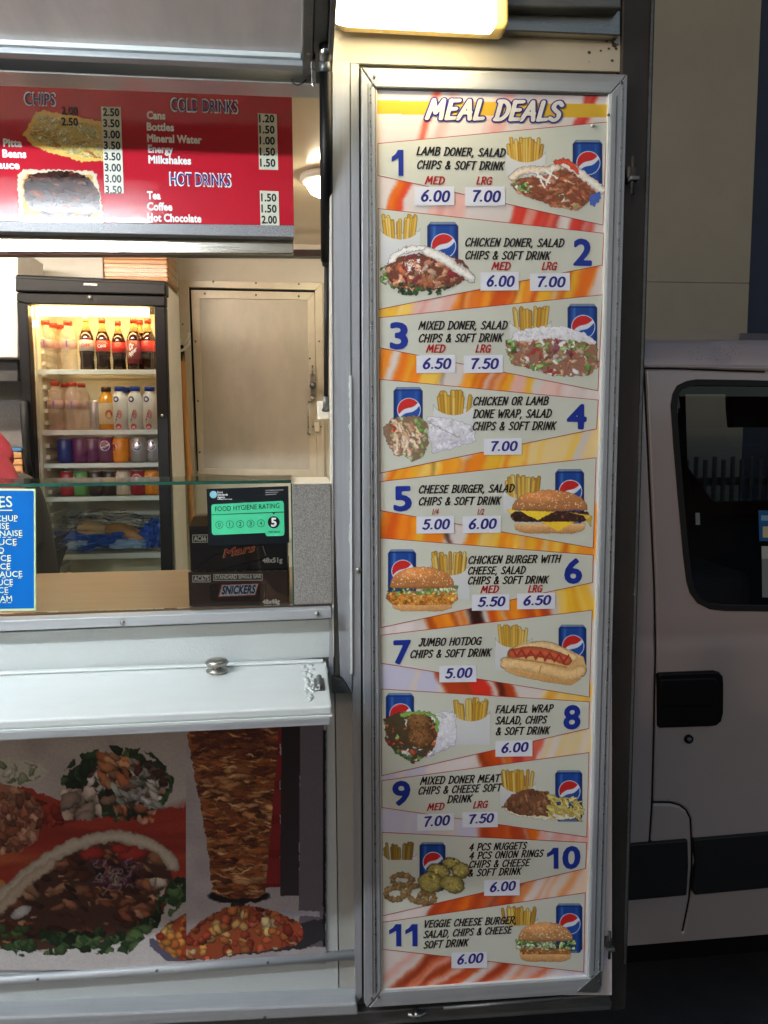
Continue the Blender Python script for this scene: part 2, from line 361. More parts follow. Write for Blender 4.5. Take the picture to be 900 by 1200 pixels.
# ---------------------------------------------------------------- a painter for flat prints
rng = np.random.default_rng(7)
def vnoise(h, w, c, seed=0):
    r = np.random.default_rng(seed); gh, gw = int(h/c)+3, int(w/c)+3; g = r.random((gh, gw))
    y = np.arange(h)/c; x = np.arange(w)/c; yi = y.astype(int); xi = x.astype(int)
    fy = (y-yi)[:, None]; fx = (x-xi)[None]; fy = fy*fy*(3-2*fy); fx = fx*fx*(3-2*fx)
    a = g[yi][:, xi]; b = g[yi][:, xi+1]; c_ = g[yi+1][:, xi]; d = g[yi+1][:, xi+1]
    return a*(1-fy)*(1-fx)+b*(1-fy)*fx+c_*fy*(1-fx)+d*fy*fx
class Paint:
    """raster in photo pixels, later laid onto a plane as a fine mesh with one ink colour per vertex"""
    def __init__(s, x0, y0, x1, y1, k):
        s.x0, s.y0, s.k = x0, y0, k; s.w = int((x1-x0)*k)+1; s.h = int((y1-y0)*k)+1
        s.c = np.zeros((s.h, s.w, 3)); s.a = np.zeros((s.h, s.w))
        s.X, s.Y = np.meshgrid(x0+np.arange(s.w)/k, y0+np.arange(s.h)/k); s.clip = None
    def _sl(s, xa, ya, xb, yb):
        i0 = max(0, int((xa-s.x0)*s.k)); i1 = min(s.w, int((xb-s.x0)*s.k)+2); j0 = max(0, int((ya-s.y0)*s.k)); j1 = min(s.h, int((yb-s.y0)*s.k)+2)
        return (slice(j0, j1), slice(i0, i1)) if i1 > i0 and j1 > j0 else None
    def put(s, sl, al, col):
        if s.clip is not None: al = al*s.clip[sl]
        col = np.asarray(col, float)
        if col.ndim == 1: col = col[None, None]
        s.c[sl] = s.c[sl]*(1-al[..., None])+col*al[..., None]; s.a[sl] = np.maximum(s.a[sl], al)
    def dab(s, cx, cy, rx, ry, ang, col, rim=.35, soft=1.0, al=1, hi=.15):
        R = max(rx, ry)+1; sl = s._sl(cx-R, cy-R, cx+R, cy+R)
        if sl is None: return
        x = s.X[sl]-cx; y = s.Y[sl]-cy; ca, sa = math.cos(ang), math.sin(ang)
        u = (x*ca+y*sa)/rx; v = (-x*sa+y*ca)/ry; d = np.sqrt(u*u+v*v)
        A = np.clip((1-d)*min(rx, ry)/soft+.3, 0, 1)*(d < 1.02)*al
        sh = 1-rim*np.clip(d, 0, 1)**3+hi*np.clip(-(x+2*y)/(R*2), -1, 1)
        s.put(sl, A, np.clip(np.array(col)[None, None]*sh[..., None], 0, 255))
    def inside(s, pts, sl):
        x = s.X[sl]; y = s.Y[sl]; r = np.zeros(x.shape, bool); n = len(pts)
        for i in range(n):
            (xa, ya), (xb, yb) = pts[i], pts[(i+1) % n]
            if ya == yb: continue
            c = ((ya > y) != (yb > y)) & (x < (xb-xa)*(y-ya)/(yb-ya)+xa); r ^= c
        return r
    def poly(s, pts, col, al=1, col2=None):
        xs = [p[0] for p in pts]; ys = [p[1] for p in pts]; sl = s._sl(min(xs), min(ys), max(xs), max(ys))
        if sl is None: return
        c = np.array(col, float)[None, None]
        if col2 is not None:
            t = ((s.Y[sl]-min(ys))/(max(ys)-min(ys)+1e-6))[..., None]; c = c*(1-t)+np.array(col2, float)[None, None]*t
        s.put(sl, s.inside(pts, sl)*al*1.0, c)
    def line(s, x0, y0, x1, y1, w_, col, soft=.8, al=1, rim=0):
        R = w_+1; sl = s._sl(min(x0, x1)-R, min(y0, y1)-R, max(x0, x1)+R, max(y0, y1)+R)
        if sl is None: return
        dx, dy = x1-x0, y1-y0; L = dx*dx+dy*dy+1e-9
        t = np.clip(((s.X[sl]-x0)*dx+(s.Y[sl]-y0)*dy)/L, 0, 1)
        d = np.hypot(s.X[sl]-x0-t*dx, s.Y[sl]-y0-t*dy)/w_
        A = np.clip((1-d)*w_/soft, 0, 1)*al
        s.put(sl, A, np.array(col)[None, None]*(1-rim*np.clip(d, 0, 1)**2)[..., None])
    def curve(s, P, w_, col, soft=.8, al=1, rim=0):
        if len(P) > 2: P = _cr(P, 6)
        R = w_+1; xs = [p[0] for p in P]; ys = [p[1] for p in P]; sl = s._sl(min(xs)-R, min(ys)-R, max(xs)+R, max(ys)+R)
        if sl is None: return
        d = np.full(s.X[sl].shape, 1e3)
        for (x0, y0), (x1, y1) in zip(P, P[1:]):
            dx, dy = x1-x0, y1-y0; t = np.clip(((s.X[sl]-x0)*dx+(s.Y[sl]-y0)*dy)/(dx*dx+dy*dy+1e-9), 0, 1); d = np.minimum(d, np.hypot(s.X[sl]-x0-t*dx, s.Y[sl]-y0-t*dy)/w_)
        s.put(sl, np.clip((1-d)*w_/soft, 0, 1)*al, np.array(col)[None, None]*(1-rim*np.clip(d, 0, 1)**2)[..., None])
    def setclip(s, pts=None):
        s.clip = None if pts is None else s.inside(pts, (slice(0, s.h), slice(0, s.w)))*1.0
    def scatter(s, pts, n, r, pal, asp=.55, ang=None, rim=.45, seed=1, al=1, order=True, hi=.2):
        R = random.Random(seed); xs = [p[0] for p in pts]; ys = [p[1] for p in pts]; L = []
        old = s.clip; s.setclip(pts)
        for _ in range(n):
            L.append((R.uniform(min(xs), max(xs)), R.uniform(min(ys), max(ys))))
        for x, y in L:
            q = R.uniform(*r); c = R.choice(pal); j = R.uniform(.8, 1.15)
            a = R.uniform(0, 6.28) if ang is None else R.uniform(*ang)
            s.dab(x, y, q, q*asp*R.uniform(.7, 1.3), a, [min(255, v*j) for v in c], rim=rim, al=al, hi=hi)
        s.clip = old
    def grain(s, amp, c=1.5, seed=3):
        n = vnoise(s.h, s.w, c*s.k, seed)+.5*vnoise(s.h, s.w, max(1.01, .6*c*s.k), seed+9); s.c *= (1+amp*(n-.75))[..., None]
    def warp(s, amp, cell=4, seed=5):
        """push the picture about with smooth noise, so shapes lose their regular outline"""
        J, I = np.mgrid[0:s.h, 0:s.w]; d = []
        for q in range(2): d.append((vnoise(s.h, s.w, cell*s.k, seed+q)-.5)*2*amp*s.k+(vnoise(s.h, s.w, max(1.5, cell*s.k*.4), seed+q+7)-.5)*amp*s.k)
        J = np.clip(J+d[0], 0, s.h-1).astype(int); I = np.clip(I+d[1], 0, s.w-1).astype(int); s.c = s.c[J, I]; s.a = s.a[J, I]
    def blur(s, n=1):
        for _ in range(n):
            w8 = np.maximum(s.a, 1e-3)[..., None]; c = s.c*w8; q = c*2; ww = w8*2
            for ax in (0, 1):
                for sh in (-1, 1): q = q+np.roll(c, sh, ax)*.5; ww = ww+np.roll(w8, sh, ax)*.5
            s.c = q/ww
    def sharp(s, k=.8):
        c0 = s.c.copy(); s.blur(1); s.blur(1); s.c = np.clip(c0+(c0-s.c)*k, 0, 255)
    def mesh(s, name, Y, m, parent=None, thr=.04, fn=None):
        if s.a.min() < .9:
            core = s.a.copy()
            for ax in (0, 1): core = (np.roll(core, 1, ax)+2*core+np.roll(core, -1, ax))/4
            s.a = core; far = s.a < .5; w8 = np.where(far, .001, 1.)[..., None]; c = s.c*w8; q = c.copy(); ww = w8.copy()
            for ax in (0, 1):
                for sh in (-2, -1, 1, 2): q += np.roll(c, sh, ax); ww += np.roll(w8, sh, ax)
            s.c = np.where(far[..., None], q/ww, s.c)
            s.a[0] = s.a[-1] = 0; s.a[:, 0] = s.a[:, -1] = 0
        V = at(s.X.ravel(), s.Y.ravel(), Y)
        if fn is not None: V = fn(V)
        idx = np.arange(s.w*s.h).reshape(s.h, s.w); ok = s.a >= thr
        q = ok[:-1, :-1] & ok[1:, :-1] & ok[:-1, 1:] & ok[1:, 1:]
        f = np.stack([idx[:-1, :-1][q], idx[1:, :-1][q], idx[1:, 1:][q], idx[:-1, 1:][q]], 1)
        used = np.unique(f); mp_ = np.full(s.w*s.h, -1); mp_[used] = np.arange(len(used)); f = mp_[f]; V = V[used]
        col = np.clip(s.c.reshape(-1, 3)[used]/255, 0, 1); col = np.where(col <= .04045, col/12.92, ((col+.055)/1.055)**2.4)
        me = bpy.data.meshes.new(name); me.vertices.add(len(V)); me.vertices.foreach_set('co', V.ravel())
        me.loops.add(f.size); me.loops.foreach_set('vertex_index', f.ravel().astype(np.int32))
        me.polygons.add(len(f)); me.polygons.foreach_set('loop_start', np.arange(0, f.size, 4, dtype=np.int32))
        me.update(calc_edges=True)
        at_ = me.color_attributes.new('ink', 'FLOAT_COLOR', 'POINT')
        at_.data.foreach_set('color', np.concatenate([col, np.clip(s.a.reshape(-1)[used], 0, 1)[:, None]], 1).ravel().astype(np.float32))
        return ob(name, me, m, parent)

# ================================================================ THE SETTING
def plane(name, x0, x1, y0, y1, z, m):
    me = bpy.data.meshes.new(name); me.from_pydata([(x0,y0,z),(x1,y0,z),(x1,y1,z),(x0,y1,z)], [], [(0,1,2,3)])
    o = ob(name, me, m); o['kind'] = 'structure'; return o
ASPH = mat('asphalt', (62, 62, 62), .75, 0, var=.35, vscale=(5, 5, 5), bump=.6, bscale=120)
plane('ground', -400, 400, -400, 400, 0, ASPH)
CONC = mat('rendered_wall', (150, 147, 134), .85, 0, var=.14, vscale=(.9, .9, .9), bump=.3, bscale=60, dirt=.1)
wx = at(884, 200, 5.0).x
t = thing('dusk_sky_block', 'added dark blue block in place of dusk sky at the far right behind the van', 'building')  # dark block added over the strip of dusk sky, leaving sky strength free
box('sky_block_face', wx+.02, wx+14, 5.6, 12, 0, 10, mat('dark_sky_blue', (34, 46, 70), .6), t, .01)
t = thing('rendered_building', 'tall plain grey rendered building wall behind the parked van', 'building')
zj = at(800, 331, 5.0).z
box('lower_wall', -6, wx, 5.0, 9, 0, zj-.0015, CONC, t, .004)
box('upper_wall', -6, wx, 5.0, 9, zj+.0015, 9, CONC, t, .004)
box('wall_joint', -6, wx-.006, 5.003, 8.9, zj-.0014, zj+.0014, ALUD, t, 0)
# street behind the viewer, seen only as reflections
BRK = mat('red_brick', (150, 84, 66), .8, 0, var=.3, vscale=(3, 3, 14), bump=.4, bscale=30)
PANE = mat('dark_window_pane', (30, 34, 40), .1)
t = thing('brick_terrace', 'row of red brick shops across the street', 'building')
box('wall', -60, 60, -43, -39, 0, 7, BRK, t, .01)
for i in range(-8, 18):
    for z in (1.0, 4.2):
        wv = box('window', -14.6+i*4, -13+i*4, -38.99, -38.93, z, z+1.7, PANE, t, .005)
        box('sill', -14.7+i*4, -12.9+i*4, -39.0, -38.85, z-.12, z-.004, CONC, wv, .005)

# ================================================================ THE CATERING TRAILER
TR = thing('catering_trailer', 'white catering trailer with open serving hatch and aluminium trim', 'trailer')
S = 1.47            # outer skin
IN = 1.53           # inner face of the serving side
XR = at(741.5, 500, 1.5).x; XL = -2.6; ZB = .47; ZF = .55; ZC = 2.55; BK = 3.62
# serving side, around the hatch
zcount = at(200, 716, 1.45).z
xh = at(389, 500, S).x
zh = at(200, 92, S).z
box('roof', XL, XR, S-.01, BK+.1, ZC+.02, ZC+.09, SKIN, TR, .01)
box('ceiling', XL+.02, XR-.05, IN, BK-.002, ZC-.01, ZC+.018, CEIL, TR, 0)
box('floor', XL, XR-.01, S+.005, BK+.1, ZB, ZF, ALUD, TR, .002)
box('back_wall', XL, XR, BK, BK+.08, ZF+.002, ZC+.018, CREAM, TR, 0)
box('end_wall', XR-.05, XR-.001, S+.002, BK-.002, ZF+.002, ZC+.018, CREAM, TR, 0)
box('end_wall', XL, XL+.05, S+.002, BK-.002, ZF+.002, ZC+.018, CREAM, TR, 0)
box('hatch_header', XL+.05, xh-.002, S, IN, zh, ZC+.018, SKIN, TR, .002)
box('side_panel', XL+.05, xh-.002, S+.004, IN, ZF+.002, zcount-.012, GRP, TR, .001)
box('side_panel', xh, XR-.052, S+.004, IN, ZF+.002, ZC+.018, SKIN, TR, .001)
# wheels and chassis under the trailer
tyre = lathe_mesh('tyre', [(.19, -.09), (.29, -.09), (.31, -.06), (.31, .06), (.29, .09), (.19, .09)], BLACKM, 32)
rim = lathe_mesh('rim', [(.02, -.05), (.18, -.02), (.19, .0), (.19, .07), (.02, .07)], ALUD, 24)
for x in (-1.55, -.9):
    for y in (1.75, 3.35):
        wo = ob('wheel', tyre, None, TR); wo.location = (x, y, .31); wo.rotation_euler = (math.pi/2, 0, 0)
        ro = ob('rim', rim, None, wo)
box('chassis', XL, XR-.1, 2.2, 3.0, .40, ZB-.003, BLACK, TR, .003)

# --- hatch post (right of the opening), with mitred foot
post = slab('hatch_post', [(388, 70), (410, 70), (412.5, 812), (402, 795), (399, 793), (390, 560)], 1.452, .03, ALU, TR, .0015)
slab('post_foot', [(389, 794.5), (401.5, 796), (411.5, 812.5), (389.5, 812.5)], 1.450, .02, ALUD, post, .001)
slab('post_edge', [(385.6, 96), (388, 96), (391.6, 770), (389.4, 770)], 1.449, .06, WHITEP, post, .0005)
bm = bmesh.new(); R_ = random.Random(5)
drip = []
wob = 0
for i in range(176):
    y = 440+i*2; wob = wob*.86+R_.uniform(-.5, .55)+(.9 if R_.random() < .03 else 0); drip.append((409.6-max(-.6, min(4.2, wob*1.1))*(1 if y < 640 else .45)+(y-440)*.003, y))
slab('dried_sealant', [(411.8, 440)]+[(413.0, 790)]+drip[::-1], 1.4492, .003, PAINTW, post, 0)
slab('hinge_strip', [(410.6, 74), (420.6, 74), (424.4, 1168), (416.5, 1178), (413, 812)], 1.455, .02, ALU, TR, .001)
slab('strip_gap', [(420.6, 80), (423.0, 80), (426.4, 1160), (424.4, 1168)], 1.462, .01, GAP, TR, 0)

# --- lit cream band and steel beams over the door
slab('fascia_panel', [(388, 28), (727, 42), (727, 84), (388, 73)], 1.462, .006, CREAM, TR, .001)
slab('eaves_beam', [(388, 6), (727, 12), (727, 41.5), (388, 27.5)], 1.44, .03, STEEL, TR, .002)
slab('gutter_lip', [(388, -12), (728, -6), (728, 9.5), (388, 4.5)], 1.415, .05, ALUD, TR, .003)
slab('gutter_fascia', [(388, -70), (728, -58), (728, -8), (388, -13)], 1.43, .04, ALUD, TR, .003)
# holes and rust freckles on the fascia
p = Paint(684, 46, 727, 80, 3)
for x, y, r in ((690.5, 61.5, 2.2), (704, 59.5, 1.6), (713.5, 57, 1.7), (711, 48.5, 1.5), (717.5, 71, 2), (690.5, 72.5, .9), (720, 53, 3.2), (718, 50, 2), (722, 57, 2), (724, 52, 1.4)):
    p.dab(x, y, r, r*.9, .4, (84, 62, 34), rim=.3, soft=1.2)
p.mesh('rust_spots', 1.4612, INKB, TR)
# --- right-hand corner of the trailer
slab('corner_post', [(728.5, -60), (741, -60), (722, 1150), (716.5, 1164), (707, 1167)], 1.462, .05, DKT, TR, .003)
box('corner_edge', XR-.062, XR+.003, 1.458, 1.53, ZB-.01, ZC+.095, DKT, TR, .004)
box('corner_bead', XR-.0075, XR-.003, 1.4535, 1.4555, ZB+.1, ZC, ALUD, TR, 0)

slab('corner_infill', [(728, 88), (746, 88), (732, 1170), (690, 1170)], 1.4655, .004, DKT, TR, 0)
# --- lower skirt
slab('skirt_rail', [(-80, 1196), (418, 1176), (420, 1190), (-80, 1214)], 1.43, .06, ALUH, TR, .004)
slab('skirt_panel', [(-80, 1208), (424, 1186), (700, 1166), (713, 1166), (718, 1176), (716, 1184), (430, 1203), (-80, 1228)], 1.452, .03, ALUD, TR, .003)
def fastener(cx, cy, Y, parent):
    c = at(cx, cy, Y)
    f = tube('wing_fastener', [c, c+Vector((0, -.018, 0))], .006, STEEL, parent)
    tube('wing', [c+Vector((-.018, -.014, .006)), c+Vector((-.006, -.016, 0)), c+Vector((.006, -.016, 0)), c+Vector((.02, -.014, .005))], .0035, STEEL, f)
fastener(487, 1184, 1.45, TR)

# --- counter
zc_f = at(200, 716.5, 1.425).z
CT = slab('counter', [(-500, 700), (388.6, 700), (388.6, 701), (-500, 701)], 1.6, .01, GAP, TR, 0)
bpy.data.objects.remove(CT)
xce = at(388.5, 713, 1.425).x
yb_c = atz(300, 664.5, zc_f).y
box('counter', XL+.1, xh-.004, 1.46, yb_c, zc_f-.03, zc_f-.002, WOODC, TR, .002)
tr = slab('counter_trim', [(-500, 742), (-500, 728.5)]+[(0, 727.5), (388.5, 713.2), (389, 724.6), (0, 740)], 1.425, .036, ALUH, TR, .002)
for x, y in ((143.5, 729.5), (371.5, 719)):
    c = at(x, y, 1.424); tube('screw', [c, c+Vector((0, -.003, 0))], .0042, STEEL, tr, 10)
box('under_counter_cupboard', XL+.1, xh-.01, 1.54, yb_c-.05, ZF+.002, zc_f-.034, CREAM, TR, .002)
# drop panel under the counter
slab('drop_panel', [(-500, 760), (0, 741.5), (385.8, 725.5), (387.6, 770), (0, 800), (-500, 830)], 1.452, .015, GRP, TR, .001)
slab('drop_panel_edge', [(386.3, 725), (389.0, 725), (391, 790.5), (385, 790.5)], 1.448, .02, ALU, TR, .0005)
# --- folding shelf below the counter
zs = at(200, 781, 1.45).z
def shelf_pt(px, py, dz=0): return atz(px, py, zs+dz)
pA, pB = shelf_pt(-420, 856), shelf_pt(388.5, 827.5)
yf = pB.y; xs1 = pB.x
box('serving_shelf', XL+.1, xs1, yf, 1.448, zs-.014, zs, PAINTW, TR, .003)
sh = box('shelf_edge', XL+.1, xs1+.001, yf-.003, yf+.018, zs-.017, zs-.0145, PAINTW, TR, 0)
box('shelf_front_rail', XL+.1, xs1-.003, yf-.0035, yf+.014, zs-.030, zs-.0175, ALUH, sh, .001)
box('shelf_back_lip', XL+.1, xs1-.006, 1.432, 1.4475, zs+.001, zs+.005, PAINTW, sh, .002)
# rough painted hinge at the shelf end
bm = bmesh.new(); c = atz(375, 803, zs)
addbox(bm, c.x-.010, c.x+.008, c.y-.030, c.y+.030, zs+.0005, zs+.003)
for q in range(5): addtube(bm, [(c.x-.001, c.y-.026+q*.011, zs+.006), (c.x-.001, c.y-.0165+q*.011, zs+.006)], .0048, 10)
addtube(bm, [(c.x-.001, c.y-.034, zs+.006), (c.x-.001, c.y+.034, zs+.006)], .002, 8)
finish(bm, 'shelf_hinge', ALUD, sh, smooth=True)
bm = bmesh.new()
for i in range(46):
    q = R_.random(); c = atz(361+R_.uniform(-6, 5)+q*4, 778+q*44, zs)
    bmesh.ops.create_icosphere(bm, subdivisions=1, radius=R_.uniform(.002, .0050), matrix=Matrix.Translation(c)@Matrix.Diagonal((1.5, 2.6, .22, 1)))
finish(bm, 'filler_beads', PAINTW, sh, smooth=True)
# two-part chrome turn catch lying at the back of the shelf
c = at(257, 779, 1.44)
k = lathe_mesh('catch', [(.017, 0), (.019, .003), (.017, .007), (.008, .009), (.008, .013), (.017, .015), (.020, .019), (.018, .024), (.010, .027)], STEEL, 10)
o = ob('turn_catch', k, None, TR); o.location = (c.x, 1.40, zs+.001); o.scale = (1.1, 1, .95)

# --- flap raised over the hatch
TH = math.radians(8)
FL = bpy.data.objects.new('hatch_flap', None); C.objects.link(FL); FL.parent = TR
def fp(x, v, wv): return (x, 1.432-v*math.cos(TH)+wv*math.sin(TH), zh+.012+v*math.sin(TH)+wv*math.cos(TH))
def flapbox(name, x0, x1, v0, v1, w0, w1, m, bev=.002, parent=None):
    bm = bmesh.new(); vs = [bm.verts.new(fp(*p)) for p in ((x0,v0,w0),(x1,v0,w0),(x1,v1,w0),(x0,v1,w0),(x0,v0,w1),(x1,v0,w1),(x1,v1,w1),(x0,v1,w1))]
    for f in ((0,3,2,1),(4,5,6,7),(0,1,5,4),(1,2,6,5),(2,3,7,6),(3,0,4,7)): bm.faces.new([vs[i] for i in f])
    bmesh.ops.recalc_face_normals(bm, faces=bm.faces); return finish(bm, name, m, parent or FL, bev)
xf0 = at(354, 88, 1.43).x; xf1 = at(389, 75, 1.43).x
flapbox('flap_panel', XL+.1, xf0, .012, 1.1, .012, .03, FLAPW, 0)
flapbox('hinge_rail', XL+.1, xf0+.002, -.004, .014, -.006, .03, ALUH)
flapbox('hinge_seal', XL+.1, xf0-.002, .0145, .022, .003, .0115, PAINTW, .001)
flapbox('side_rail', xf0+.001, xf0+.018, -.01, 1.1, -.008, .034, ALUD)
flapbox('side_rail', xf0+.0185, xf1-.010, -.02, 1.1, .004, .04, ALUD)
flapbox('side_rail', xf1-.0095, xf1, -.03, 1.1, -.012, .044, ALUD)
flapbox('front_rail', XL+.1, xf1, 1.102, 1.13, -.01, .044, ALUH)
for v in (.05, .33, .62):
    flapbox('rivet', xf0+.008, xf0+.014, v, v+.006, -.010, -.0085, STEEL, .001)
# bolt plates on the flap corner
slab('flap_bracket', [(364, 60), (370, 60), (369.5, 98), (367.5, 103), (365, 98)], 1.40, .004, STEEL, TR, .001)
tube('flap_bolt', [at(366, 52, 1.402), at(366, 52, 1.385)], .007, ALUD, TR)
tube('rubber_cord', [at(x, y, 1.44) for x, y in ((341, 93), (344, 98), (349, 100), (355, 97), (359, 93))], .0012, BLACKM, TR, 6)
# gas strut
st = tube('gas_strut', [at(382, 84, 1.385), at(383, 306, 1.50)], .0115, BLACK, TR, 20)
tube('strut_sleeve', [at(380.5, 72, 1.38), at(381, 88, 1.388)], .0095, ALUD, st, 16)
tube('ball_joint', [at(381, 46, 1.375), at(381.2, 60, 1.378), at(381, 74, 1.38)], [.009, .012, .008], STEEL, st, 16)
tube('strut_rod', [at(383, 304, 1.50), at(382.2, 466, 1.585)], .0048, BLACKM, st, 12)
tube('rod_collar', [at(383, 300, 1.498), at(382.9, 312, 1.505)], [.0118, .008], BLACKM, st, 16)
tube('rod_end', [at(382, 464, 1.585), at(382, 474, 1.59), at(381.8, 481, 1.595)], [.0065, .0065, .009], ALUD, st, 14)
tube('pivot_pin', [at(377, 479, 1.592), at(387, 478, 1.592)], .004, STEEL, st, 10)
slab('strut_bracket', [(371.5, 470), (386, 470), (387, 491), (372.5, 492)], 1.62, .03, CREAM, TR, .003)
box('hatch_jamb', at(386.3, 300, 1.6).x, xh+.03, IN+.001, 1.66, ZF+.01, ZC-.012, CREAM, TR, .002)

# ================================================================ THE DOOR WITH THE MENU
DR = thing('display_door', 'aluminium framed side door that carries the tall meal menu', 'door')
dY = 1.437
slab('door_leaf', [(424, 84), (734, 92), (706, 1163), (430, 1176)], dY+.004, .012, ALUD, DR, .001)
stl = slab('left_stile', [(423.4, 80), (439.6, 104), (446.4, 1162), (430, 1181), (427, 1175)], dY-.010, .014, ALU, DR, .0015)
slab('stile_groove', [(430.6, 98), (431.8, 98), (437.8, 1165), (436.6, 1165)], dY-.0108, .003, ALUD, stl, 0)
slab('stile_rib', [(433.4, 100), (435, 100), (441.2, 1163), (439.6, 1163)], dY-.0114, .003, STEEL, stl, 0)
trl = slab('top_rail', [(424.4, 79), (735, 87), (716, 108.6), (440.2, 101.6)], dY-.009, .013, ALUH, DR, .0015)
for y0, y1 in ((84, 92.4), (94.5, 101)):
    pass
rst = slab('right_stile', [(716.4, 109.4), (735.6, 87), (707.5, 1138), (690.6, 1146)], dY-.010, .014, ALU, DR, .0015)
slab('stile_groove', [(722.5, 112), (723.6, 112), (697, 1138), (696, 1138)], dY-.0108, .003, ALUD, rst, 0)
slab('stile_flange', [(729.5, 100), (730.8, 100), (703.2, 1138), (702.2, 1138)], dY-.0114, .003, STEEL, rst, 0)
slab('bottom_rail', [(447, 1163), (690, 1147), (707, 1139.5), (704, 1163.5), (432, 1181)], dY-.009, .013, ALUH, DR, .0015)
slab('corner_plate', [(676, 1162.8), (704.5, 1137), (705.4, 1155), (700, 1163.5)], dY-.0115, .004, ALUD, DR, .001)
slab('glazing_bead', [(713.2, 110), (716.4, 109.6), (690.5, 1146), (687.6, 1146)], dY-.006, .010, PAINTW, DR, .0008)
slab('glazing_bead', [(439.8, 104.5), (442.0, 104.5), (448.6, 1163), (446.6, 1163)], dY-.004, .008, CREAM, DR, .0006)
slab('glazing_bead', [(442, 101.8), (715, 108.8), (714.4, 111.6), (442, 104.2)], dY-.004, .008, ALUD, DR, .0006)
slab('glazing_bead', [(447, 1160.6), (689, 1144), (690, 1147), (447, 1163.2)], dY-.004, .008, PAINTW, DR, .0006)
scr = []
for x, y in ((437, 98.5), (440.6, 1154), (435.5, 1170), (443.6, 1168), (438.5, 90), (696, 1146), (702, 1150), (728, 97), (713, 135), (420, 668)):
    c = at(x, y, dY-.0105 if x != 420 else 1.452)
    o = tube('screw', [c, c+Vector((0, -.0018, 0))], .0026 if x != 420 else .006, ALUD if x != 420 else STEEL, DR, 8)
# keeps on the closing side
for (x, y, s) in ((737.5, 212, .8), (711, 1106, .7)):
    c = at(x, y, 1.44)
    h = box('door_keep', c.x-.012*s, c.x+.010*s, 1.425, 1.47, c.z-.0*s, c.z+.028*s, DKT, DR, .003)
    box('keep_tongue', c.x-.008*s, c.x+.014*s, 1.418, 1.435, c.z-.006*s, c.z+.004*s, ALUD, h, .002)
    tube('keep_pin', [c+Vector((.001, -.012, -.035*s)), c+Vector((.001, -.012, .05*s))], .0042*s, DKT, h, 10)
c0 = at(500, 1183, 1.42); c1 = at(652, 1172, 1.42)
tube('bottom_bolt', [at(520, 1181.5, 1.425), at(660, 1170, 1.425)], .0035, ALUD, DR, 10)

# ---------------------------------------------------------------- the menu poster on the door
PO = thing('meal_menu_poster', 'tall cream and orange printed menu of eleven numbered meal deals', 'poster')
PY = dY+.0005
bg_ = Paint(440, 102, 717, 1166, 1.0)
bg_.a[:] = 1; n1 = vnoise(bg_.h, bg_.w, 60, 1)[..., None]; n2 = vnoise(bg_.h, bg_.w, 22, 2)[..., None]
t_ = ((bg_.Y-102)/1060)[..., None]
bg_.c[:] = (232, 222, 216); bg_.c = bg_.c*(1-.05*n1)
# fast-food photo enlarged until it is only soft diagonal bars of colour
R_ = random.Random(11)
def bars(xa, xb, ya, yb, pal, n, wd=(4, 12), lean=-.35, al=.9):
    for i in range(int(n*(1.9 if pal[0] not in (LIL, WH) and len(pal) > 1 and n > 3 else 1))):
        x = R_.uniform(xa, xb); c = R_.choice(pal); h = yb-ya
        bg_.line(x-lean*h*.5, ya, x+lean*h*.5, yb, R_.uniform(*wd), c, soft=R_.uniform(3, 9), al=al)
WH = (236, 226, 222); LIL = (214, 212, 228)
OR = [(222, 120, 40), (206, 92, 34), (240, 160, 60), (232, 142, 48)]; GO = [(236, 188, 70), (228, 170, 58), (244, 208, 110)]; BR = [(150, 62, 30), (176, 74, 40), (196, 90, 48)]; RD = [(206, 62, 48), (190, 70, 60), (222, 120, 100)]; PK = [(232, 188, 178), (238, 206, 196), (226, 170, 160)]
bars(500, 512, 100, 165, [(222, 70, 44)], 2, (4, 7)); bars(680, 690, 100, 165, [(196, 50, 40)], 2, (6, 8)); bars(520, 670, 100, 165, PK, 6, (4, 10), al=.4)
bars(458, 478, 198, 268, OR[:2]+RD[:1], 3, (6, 10)); bars(500, 560, 225, 265, PK, 4); bars(600, 650, 228, 285, RD, 8, (5, 9)); bars(660, 706, 240, 285, RD[:2]+[WH], 4, (4, 8))
bars(443, 480, 330, 385, GO+[WH], 5); bars(480, 540, 330, 375, [WH]+PK, 5); bars(545, 690, 300, 372, OR+BR[:2]+GO[:1], 20, (4, 12)); bars(560, 680, 300, 372, [(244, 190, 96)], 4, (2, 5))
bars(443, 520, 400, 456, GO+OR, 12); bars(517, 521, 425, 462, [(70, 40, 26)], 1, (3, 4), -.1); bars(525, 620, 425, 462, OR+GO, 10); bars(600, 700, 436, 480, PK+[WH], 8)
bars(445, 560, 540, 572, OR+GO, 14); bars(506, 509, 530, 572, [(60, 36, 24)], 2, (2.5, 3), 0); bars(560, 640, 500, 560, GO+OR, 12); bars(630, 700, 500, 540, [(240, 214, 160)]+GO[2:], 8)
bars(445, 520, 592, 640, OR+GO[:1], 12); bars(522, 527, 600, 640, [(60, 34, 24)], 2, (3, 4), .2); bars(530, 700, 600, 660, GO+OR[2:], 22); bars(655, 665, 630, 660, BR, 1)
bars(445, 480, 720, 750, [WH], 4); bars(495, 540, 690, 745, OR+BR, 10, lean=.4); bars(548, 562, 690, 740, [(52, 26, 20)], 3, (4, 7), .3); bars(565, 640, 680, 735, OR+BR[1:], 12, lean=.3); bars(655, 694, 680, 722, GO+[(160, 90, 40)], 6, lean=.3)
bars(445, 515, 772, 815, [LIL], 8, (8, 14)); bars(525, 600, 785, 826, BR+RD[:1], 12, lean=.5); bars(580, 590, 785, 826, [(84, 34, 26)], 2, (4, 6), .4); bars(640, 692, 805, 828, GO+[(240, 220, 170)], 6)
